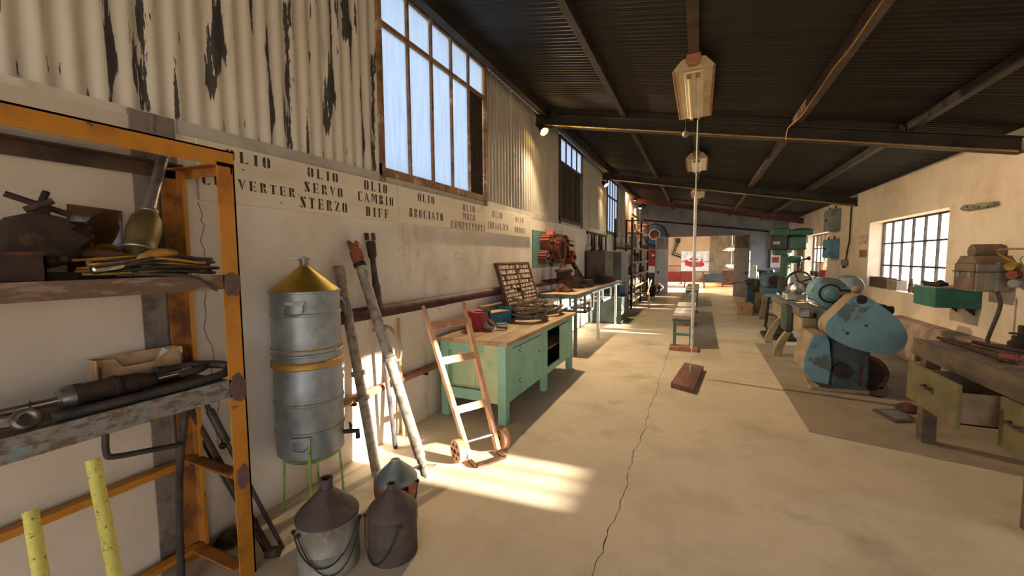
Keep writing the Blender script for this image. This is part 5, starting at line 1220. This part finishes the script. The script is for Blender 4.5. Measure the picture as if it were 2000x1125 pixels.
# ---------- machines further along
def machine(label, x, y, h, mcol, hw_=True, name='metal_lathe', cat='lathe', ln=1.7):
    o = thing(name, label, cat, (x, y, 0))
    for yy in (y+.1, y+ln-.3):
        MB().prism([(x-.25, yy, 0), (x-.12, yy, 0), (x-.1, yy, h*.35), (x+.25, yy, h*.35), (x+.28, yy, 0), (x+.4, yy, 0), (x+.35, yy, h*.55), (x-.2, yy, h*.55)], (0, .14, 0)).build('leg', 'lathe_bed', o)
    MB().box((x-.2, y, h*.55), (x+.35, y+ln, h*.68), .02).build('bed', mcol, o)
    MB().box((x-.22, y, h*.68), (x+.3, y+.55, h), .05).build('headstock', mcol, o)
    MB().lathe((x+.05, y+.55, h*.84), (0, 1, 0), [(.17, 0), (.17, .12), (.06, .13), (.05, .22)], 18).build('chuck', 'rust_dark', o)
    MB().lathe((x+.05, y-.1, h*.84), (0, 1, 0), [(.1, 0), (.14, .02), (.14, .1)], 16).build('pulley', 'rust_dark', o)
    MB().box((x-.3, y+.8, h*.55), (x+.4, y+1.1, h*.8), .03).build('carriage', 'drill_dark', o)
    if hw_:
        w_ = MB().torus((x-.33, y+.95, h*.6), (1, 0, 0), .14, .014, 20, 6).build('handwheel', 'black_steel', o)
        for k in range(3): a = PI*k/3; MB().cyl((x-.33, y+.95-.14*math.cos(a), h*.6-.14*math.sin(a)), (x-.33, y+.95+.14*math.cos(a), h*.6+.14*math.sin(a)), .009, n=6).build('spoke', 'black_steel', w_)
    MB().box((x+.05, y+ln-.4, h*.68), (x+.25, y+ln-.1, h*.92), .03).build('tailstock', mcol, o)
    return o
machine('blue-grey lathe with a dark chuck behind the drill press', 1.72, 12.3, 1.22, 'machine_blue')
machine('grey-green lathe at the far right before the end wall', 1.9, 15.4, 1.25, 'lathe_dark')
machine('dark small lathe by the wall between the drill and the near lathe', 2.3, 10.6, 1.05, 'lathe_dark')
c = PY(1440, 547, 13.0); d = PY(1462, 540, 13.2)
o = thing('shaper_arm', 'dark machine with a long lever and white plate near the open door', 'machine', (1.45, 14.6, 0))
MB().box((1.35, 14.4, 0), (1.75, 15.0, .8), .03).build('body', 'barrel_blue', o); MB().box((1.3, 14.35, .8), (1.8, 15.05, .98), .03).build('table', 'drill_dark', o)
MB().cyl((1.35, 14.4, .98), (.92, 14.2, .82), .025, n=8).build('lever', 'black_steel', o); MB().box((1.42, 14.38, .98), (1.58, 14.42, 1.38), .005).build('white_plate', 'white_paint', o)
MB().cyl((1.6, 14.7, .98), (1.6, 14.7, 1.18), .09, .07, 14).build('head', 'machine_blue', o)
tag(MB().box((1.0, 13.1, 0), (1.38, 13.8, .3), .01).box((.99, 13.09, .25), (1.39, 13.81, .31)).build('wooden_crate', 'cardboard'), 'low brown crate on the floor before the blue-grey lathe', 'crate')
o = thing('workshop_stool', 'dark round stool with a blue cushion between the drill and the far lathe', 'stool', (1.55, 11.0, 0))
MB().lathe((1.55, 11.0, .72), (0, 0, 1), [(.16, 0), (.17, .02), (.16, .07), (.02, .08)], 18).build('cushion', 'elec_blue', o)
for k in range(4): a = PI/4+PI/2*k; MB().cyl((1.55+.1*math.cos(a), 11+.1*math.sin(a), .72), (1.55+.18*math.cos(a), 11+.18*math.sin(a), 0), .015, n=8).build('leg', 'black_steel', o)
MB().torus((1.55, 11.0, .3), (0, 0, 1), .15, .01, 18, 6).build('foot_ring', 'black_steel', o)

# ---------- right wall fittings
def wall_box(name, label, cat, y0, y1, z0, z1, dep, mb, extra=None):
    o = thing(name, label, cat, (XR, (y0+y1)/2, z0))
    MB().box((XR-dep, y0, z0), (XR-.002, y1, z1), .012).build('body', mb, o)
    MB().box((XR-dep-.015, y0+.02, z0+.02), (XR-dep, y1-.02, z1-.02), .006).build('cover', mb, o)
    MB().cyl((XR-dep-.015, (y0+y1)/2, (z0+z1)/2), (XR-dep-.05, (y0+y1)/2, (z0+z1)/2), .025, n=10).build('switch_knob', 'black_steel', o)
    for y in (y0+.06, y1-.06): MB().cyl((XR-dep/2, y, z1), (XR-dep/2, y, z1+.07), .02, n=8).build('gland', 'black_steel', o)
    return o
wall_box('switch_box', 'bright blue steel switch box on the right wall below the grey one', 'box', 12.85, 13.5, 1.6, 2.08, .2, 'elec_blue')
wall_box('switch_box', 'grey-green steel switch box high on the right wall', 'box', 12.85, 13.5, 2.3, 2.85, .2, 'elec_grey')
o = thing('wall_conduit', 'thin steel conduit with a grey junction box down the right wall', 'conduit', (XR-.03, 11.9, 1.5))
MB().tube([(XR-.03, 12.0, 2.8), (XR-.03, 12.02, 2.0), (XR-.03, 12.15, 1.75), (XR-.03, 12.2, 1.56)], .016, 8).build('conduit', 'rust_dark', o)
MB().box((XR-.09, 12.1, 1.42), (XR-.002, 12.36, 1.56), .01).build('junction_box', 'box_grey', o); MB().cyl((XR-.06, 12.23, 1.42), (XR-.06, 12.23, 1.36), .03, n=10).build('plug', 'black_steel', o)
for z0, z1, mm, lb in ((1.9, 2.1, 'plaque_white', 'cream plaque with red lines on the wall left of the window'), (1.62, 1.78, 'plaque', 'plain brown plaque on the wall left of the window')):
    tag(MB().box((XR-.012, 10.98, z0), (XR-.001, 11.4, z1), .003).build('wall_plaque', mm), lb, 'plaque')
bk = thing('wood_bracket', 'weathered wooden bracket fixed high on the right wall', 'bracket', (XR, 7.3, 2.2))
P_ = [PX(x, y, XR-.06) for x, y in [(1874, 408), (1882, 400), (1905, 400), (1908, 397), (1938, 394), (1940, 400), (1932, 403), (1880, 412)]]
MB().prism(P_, (.055, 0, 0)).build('board', 'bracket_wood', bk)
for x in (1890, 1912, 1930): p = PX(x, 404, XR-.061); MB().cyl(p, p+V((-.008, 0, 0)), .012, n=8).build('bolt', 'rust_dark', bk)
# window sill things
def sill(name, label, cat, y0, y1, h, dep, mm, x0=XR+.03, rnd=False):
    m = MB()
    if rnd: m.lathe((x0+dep/2, (y0+y1)/2, WZ0), (0, 0, 1), [(dep/2, 0), (dep/2, h*.6), (dep*.25, h*.75), (dep*.2, h)], 12)
    else: m.box((x0, y0, WZ0), (x0+dep, y1, WZ0+h), .004).box((x0-.004, y0-.004, WZ0+h-.03), (x0+dep+.004, y1+.004, WZ0+h))
    return tag(m.build(name, mm), label, cat, 'things on the window sill')
sill('sill_box', 'dark brown box on the far end of the window sill', 'box', 10.0, 10.85, .2, .15, 'brown_box')
sill('sill_box', 'grey metal box on the window sill next to the brown one', 'box', 9.55, 9.97, .18, .15, 'box_grey')
sill('sill_bottle', 'dark bottle on the window sill beside the grey box', 'bottle', 9.05, 9.15, .24, .09, 'brown_box', rnd=True)
sill('sill_bottle', 'small rusty oiler on the window sill', 'oiler', 8.88, 8.97, .16, .08, 'rust', rnd=True)
sill('sill_bottle', 'short dark tin on the window sill nearest the green shelf', 'tin', 8.5, 8.6, .13, .1, 'black_steel', rnd=True)
for y0, y1, h, mm, lb in ((15.6, 15.9, .16, 'rust_dark', 'rusty tin on the sill of the second right window'), (14.2, 14.75, .22, 'red_paint', 'red metal box on the sill of the second right window'), (15.0, 15.35, .14, 'rust', 'brown casting on the sill of the second right window')):
    sill('sill_box', lb, 'box', y0, y1, h, .14, mm)
tag(MB().bar((XR+.12, 14.9, WZ0+.004), (XR+.19, 14.6, WZ0+.85), .1, .02).build('leaning_plank', 'wood_stick'), 'pale plank leaning in the second right window', 'plank')
tag(MB().box((XR-.03, 16.9, 1.1), (XR-.002, 17.6, 2.2), .004).build('wall_board', 'plaque'), 'brown board on the right wall behind the drill press', 'board')
rp2 = thing('tool_board', 'white board with red tools in the far right corner', 'board', (2.75, Y1-.02, 1.3))
MB().box((2.62, Y1-.04, 1.2), (3.1, Y1-.002, 2.65)).build('board', 'white_paint', rp2)
for z in (1.4, 1.75, 2.15): MB().box((2.68, Y1-.1, z), (2.9, Y1-.04, z+.22), .01).build('red_tool', 'panel_red', rp2)

# green wall shelf and switchgear
gs = thing('green_wall_shelf', 'dark green steel shelf box fixed under the right window', 'shelf', (3.0, 7.3, .95))
Ya = 7.02; A1 = PY(1828, 562, Ya); A2 = PY(1828, 601, Ya); Yb = PX(1785, 557, A1.x).y
zt, zb = A1.z, A2.z
MB().box((A1.x, Ya, zb), (XR-.002, Yb, zt), .006).build('shelf_body', 'green_shelf', gs)
MB().box((A1.x-.004, Ya-.004, zt-.006), (XR-.002, Yb+.004, zt+.006)).build('top_plate', 'box_grey', gs)
for y in (Ya+.1, Yb-.1): MB().prism([(XR-.01, y, zb), (XR-.12, y, zb), (XR-.01, y, zb-.1)], (0, .02, 0)).build('bracket', 'rust_dark', gs)
o = thing('oily_rags', 'dark oily clamp lying on top of the green shelf', 'clamp', (A1.x+.2, Ya+.3, zt))
MB().bar((A1.x+.1, Ya+.5, zt+.03), (A1.x+.12, Ya+.1, zt+.04), .09, .05, bev=.01).cyl((A1.x+.1, Ya+.45, zt+.04), (A1.x+.1, Ya+.6, zt+.05), .02, n=8).build('clamp_body', 'black_steel', o)
MB().sph((A1.x+.12, Ya+.2, zt+.05), .045, 10).build('clamp_nut', 'rust_dark', o)
sw = thing('switchgear_box', 'grey and brown electrical switchgear box mounted on the right wall', 'switchgear', (3.0, 6.7, 1.2))
Ys = 6.45; B1 = PY(1908, 515, Ys); B2 = PY(1908, 570, Ys); Yf_ = PX(1866, 520, B1.x).y
x0, zt2, zb2 = B1.x, B1.z, B2.z
MB().box((x0, Ys, zb2), (XR-.02, Yf_, zt2), .012).build('body', 'box_grey', sw)
MB().box((x0-.012, Ys+.02, zb2+.02), (x0, Yf_-.01, zt2), .004).build('side_panel', 'box_brown', sw)
MB().box((x0-.02, Ys-.02, zt2-.1), (XR-.02, Yf_+.02, zt2-.09)).build('lid_seam', 'rust_dark', sw)
MB().prism([(x0, Yf_, zt2), (x0, Yf_-.08, zt2+.09), (x0, Ys+.1, zt2+.09), (x0, Ys, zt2)], (.34, 0, 0), .01).build('sloped_lid', 'box_brown', sw)
MB().lathe((x0+.05, Ys+.25, zt2+.14), (1, 0, 0), [(.07, 0), (.085, .01), (.085, .25), (.07, .26)], 16).build('cylinder', 'box_brown', sw)
for y in (Ys+.08, Yf_-.12): MB().box((x0-.016, y, zt2-.16), (x0-.01, y+.05, zt2-.1)).build('name_tag', 'galv', sw)
MB().box(((x0+XR)/2-.01, Ys-.012, zb2-.02), ((x0+XR)/2+.02, Ys-.002, zt2+.02)).build('strap', 'galv', sw)
for k, mm in enumerate(('brass', 'rust_orange', 'elec_grey')):
    MB().cyl((XR-.03, Ys-.02-.04*k, zt2-.03-.09*k), (XR-.13, Ys-.14-.04*k, zt2-.03-.09*k), .05, .045, 12).build('insulator', mm, sw)
MB().tube(bez([(XR-.05, Ys-.08, zt2), (XR-.2, Ys-.05, zt2+.14), (XR-.1, Ys-.3, zt2+.16), (XR-.03, Ys-.5, zt2+.12)], 6), .01, 8).build('wire', 'conduit', sw)
cbp = [PY(x, y, 6.42) for x, y in [(1948, 570), (1954, 590), (1950, 610), (1940, 635), (1932, 655), (1929, 668)]]; 
tag(MB().tube(bez(cbp+[V((cbp[-1].x, 6.3, .5))], 6), .019, 10).build('armoured_cable', 'cable_black'), 'thick dark armoured cable drooping from the switchgear box', 'cable')

# ---------- right table
RT = .89
tb2 = thing('drawer_table', 'heavy wooden work table with olive drawers at the right', 'table', (2.3, 3.6, 0))
rx0, rx1, ry0, ry1 = 1.80, 2.85, 3.28, 4.87
for k in range(4):
    a = rx0+(rx1-rx0)*k/4; MB().box((a, ry0, RT-.03), (a+(rx1-rx0)/4-.003, ry1, RT), .003).build('top_plank', 'table_top', tb2)
MB().box((rx0-.012, ry0, RT-.14), (rx0+.03, ry1, RT+.012), .004).build('front_beam', 'table_wood', tb2)
MB().box((rx0, ry1-.03, RT-.2), (rx1, ry1, RT-.03)).build('end_apron', 'table_wood', tb2)
for x, y in ((rx0, ry1-.22), (rx1-.12, ry1-.14), (rx0, ry0+.05), (rx1-.12, ry0+.05)): MB().box((x, y, .0), (x+.1, y+.1, RT-.03), .005).build('leg', 'table_wood', tb2)
def drawer(xf, ya, yb, z0, z1):
    m = MB().box((xf, ya, z0), (xf+.022, yb, z1), .003); d_ = m.build('drawer', 'olive', tb2)
    MB().box((xf+.022, ya+.03, z0+.03), (rx0+.6, ya+.045, z1-.06)).box((xf+.022, yb-.045, z0+.03), (rx0+.6, yb-.03, z1-.06)).box((xf+.022, ya+.03, z0+.03), (rx0+.6, yb-.03, z0+.04)).build('tray', 'box_brown', d_)
    MB().tube([(xf, (ya+yb)/2+.05, (z0+z1)/2+.03), (xf-.035, (ya+yb)/2+.04, (z0+z1)/2+.03), (xf-.035, (ya+yb)/2-.04, (z0+z1)/2+.03), (xf, (ya+yb)/2-.05, (z0+z1)/2+.03)], .009, 6).build('handle', 'rust_dark', d_)
drawer(1.60, PX(1870, 780, 1.6).y, PX(1772, 730, 1.6).y, .47, .78); drawer(1.77, 3.30, 3.62, .43, .75)
def T(x, y): p = FL(x, y, RT); return p
bars = [(T(1832, 663), T(1975, 712), .014, 'rust_dark', 'long rusty bar lying diagonally on the right table'), (T(1850, 664), T(1990, 700), .012, 'rust', 'thin rust-brown rod lying among the bars on the right table'), (T(1900, 672), T(2040, 700), .016, 'rust_dark', 'short dark bar near the bolt on the right table')]
for a, b, r, mm, lb in bars:
    tag(MB().tube([a+V((0, 0, r+.002)), (a+b)/2+V((0, 0, r+.002)), b+V((0, 0, r+.002))], r, 8).build('iron_bar', mm), lb, 'bar', 'bars on the right table')
p = T(1992, 681); o = thing('bolt_clamp', 'rusty bolt clamp with cross handle standing on the right table', 'clamp', p)
MB().lathe(p, (0, 0, 1), [(.07, 0), (.07, .05), (.05, .07), (.05, .1), (.02, .105), (.02, .19)], 16).build('body', 'rust_dark', o); MB().bar(p+V((-.06, .02, .12)), p+V((.12, -.03, .12)), .02, .015).build('handle', 'rust_dark', o)
p = T(1972, 708); tag(MB().lathe(p+V((0, 0, .03)), (1, -.6, 0), [(.03, -.05), (.03, .03), (.02, .035), (.02, .06)], 12).build('rusty_plug', 'rust_orange'), 'red-rusted pipe plug on the edge of the right table', 'plug')
# floor clutter
q = [FL(x, y, .012) for x, y in [(1704, 802), (1755, 802), (1782, 816), (1782, 826), (1748, 826)]]
o = thing('slate_board', 'dark framed board lying on the floor beside the right table', 'board', q[0])
MB().prism(q[:3]+q[3:], (0, 0, .02)).build('frame', 'brown_box', o); cc = sum(q, V((0, 0, 0)))/5; MB().prism([cc+(p-cc)*.72+V((0, 0, .021)) for p in q], (0, 0, .002)).build('slate', 'cab_grey', o)
p = FL(1772, 803, .012); tag(MB().lathe(p, (0, 0, 1), [(.09, 0), (.1, .02), (.08, .06), (.03, .09)], 12).build('rusty_dome', 'rust'), 'rusty round dome on the floor by the table leg', 'dome')
tag(MB().tube(bez([FL(1700, 770, .02), FL(1720, 775, .02), FL(1735, 765, .02), FL(1728, 750, .02), FL(1700, 752, .02)], 6), .008, 6).build('floor_cable', 'cable_black'), 'loop of black cable on the floor by the lathe', 'cable')

# ================================================================== THE ROOM BEYOND
ez = thing('picture_easel', 'picture of a small red plane over snow on a dark easel in the far room', 'picture', (.0, 24, 0))
YE = 24.0; a, b = PY(1331, 491, YE), PY(1384, 530, YE); xm = (a.x+b.x)/2; zh = PY(1350, 511, YE).z
MB().box((a.x, YE, zh), (b.x, YE+.03, a.z)).build('picture_sky', 'picture_sky', ez); MB().box((a.x, YE, b.z), (b.x, YE+.03, zh)).build('picture_snow', 'picture_snow', ez)
MB().box((a.x-.03, YE-.02, b.z-.05), (b.x+.03, YE+.05, b.z)).box((a.x-.03, YE-.01, zh-.02), (b.x+.03, YE+.0, zh+.01)).build('frame', 'brown_box', ez)
def pe(x, y): p = PY(1290+x/7.03, 440+y/7.03, YE-.012); return p
MB().prism([pe(330, 490), pe(360, 470), pe(400, 500), pe(600, 520), pe(600, 550), pe(560, 570), pe(420, 575), pe(340, 550)], (0, .01, 0)).prism([pe(540, 515), pe(565, 458), pe(580, 460), pe(575, 515)], (0, .01, 0)).prism([pe(380, 475), pe(440, 440), pe(520, 470), pe(520, 480)], (0, .01, 0)).build('painted_plane', 'panel_red', ez, 0)
for x in (a.x+.3, b.x-.3): MB().bar((x, YE+.08, b.z+.2), (x+(x-xm)*.3, YE-.1, 0), .05, .04).build('leg', 'brown_box', ez)
MB().bar((xm, YE+.08, b.z+.3), (xm, YE+.9, 0), .05, .04).build('leg', 'brown_box', ez)
for x, y, Yp, lb in ((1424, 489, 26.0, 'pale pendant lamp shade in the far room'), (1432, 485, 25.0, 'bright pendant lamp shade nearer the doorway in the far room')):
    p = PY(x, y, Yp); o = thing('pendant_lamp', lb, 'lamp', p)
    MB().lathe(p, (0, 0, 1), [(.38, 0), (.32, .05), (.1, .13), (.05, .2)], 20, False).build('shade', 'wood_stick', o); MB().cyl(p+V((0, 0, .18)), (p.x, p.y, 4.4), .012, n=6).build('cord', 'black_steel', o)
    MB().sph(p+V((0, 0, .03)), .07, 10).build('bulb', 'bulb_white', o)
    ld = bpy.data.lights.new('lamp_light', 'POINT'); ld.energy = 60; ld.color = (1, .78, .5); ld.shadow_soft_size = .08
    lo = bpy.data.objects.new('lamp_light', ld); COL.objects.link(lo); lo.parent = o; lo.matrix_parent_inverse = PW(o).inverted(); lo.location = p+V((0, 0, -.08))
o = thing('low_cabinet', 'dark red low cabinet along the far wall', 'cabinet', (-2, YF-.4, 0))
MB().box((-4.6, YF-.7, .0), (-.4, YF-.06, .62), .02).build('body', 'panel_red', o)
for k in range(4): MB().box((-4.5+k*1.02, YF-.73, .08), (-3.55+k*1.02, YF-.7, .55), .01).build('door', 'panel_red', o)
o = thing('plinth_box', 'long dark blue plinth along the concrete wall', 'plinth', (2, YF-.6, 0)); MB().box((.3, YF-1.2, 0), (3.6, YF-.1, .45), .02).build('body', 'barrel_blue', o); MB().box((.25, YF-1.25, .4), (3.65, YF-.08, .47)).build('top_edge', 'barrel_blue', o)
o = thing('rope_barrier', 'dark red barrier rail on thin posts in the far room', 'barrier', (-2.5, 27, 0))
MB().bar((-4, 27, 1.12), (-.2, 27, 1.1), .06, .08).build('top_rail', 'panel_red', o); MB().bar((-4, 27, .75), (-.2, 27, .73), .03, .03).build('lower_rail', 'black_steel', o)
for x in (-3.8, -2.2, -1.0, -.3): MB().cyl((x, 27, 0), (x, 27, 1.1), .03, n=8).lathe((x, 27, 0), (0, 0, 1), [(.15, 0), (.14, .04), (.03, .06)], 14).build('post', 'black_steel', o)
o = thing('hoist_arm', 'black folding hoist arm hanging on the far cream wall', 'hoist', (-2, YF-.2, 2.5))
Yh = YF-.25; pts = [PY(1324, 470, Yh), PY(1313, 497, Yh), PY(1338, 505, Yh)]
MB().tube(pts, .05, 8).build('arm', 'black_steel', o); MB().tube([pts[0]+V((.12, 0, 0)), pts[1]+V((.15, 0, .1)), pts[2]+V((0, 0, .15))], .03, 8).build('arm', 'black_steel', o)
MB().box(pts[0]+V((-.15, -.05, -.15)), pts[0]+V((.15, .235, .15)), .03).build('pivot', 'black_steel', o)
o = thing('display_table', 'dark side table with white flowers behind the right door leaf', 'table', (3.0, 25.5, 0))
tx = PY(1428, 530, 25.5).x
MB().box((tx-.45, 25.2, .88), (tx+.6, 25.9, .93), .01).build('top', 'brown_box', o)
for x in (tx-.42, tx+.5):
    for y in (25.22, 25.82): MB().box((x, y, 0), (x+.06, y+.06, .88)).build('leg', 'brown_box', o)
MB().box((tx-.42, 25.3, .1), (tx+.5, 25.8, .85)).build('cupboard', 'brown_box', o)
random.seed(4); o = thing('flower_bowl', 'white flowers in a bowl on the far side table', 'flowers', (tx, 25.5, .93))
MB().lathe((tx, 25.5, .93), (0, 0, 1), [(.08, 0), (.2, .1), (.21, .12)], 14, False).build('bowl', 'white_paint', o)
for k in range(7): MB().sph((tx-.2+.07*k, 25.5+.1*math.sin(k), 1.12+.1*random.random()), .09, 8, (1, 1, .8)).build('flower', 'white_paint', o)
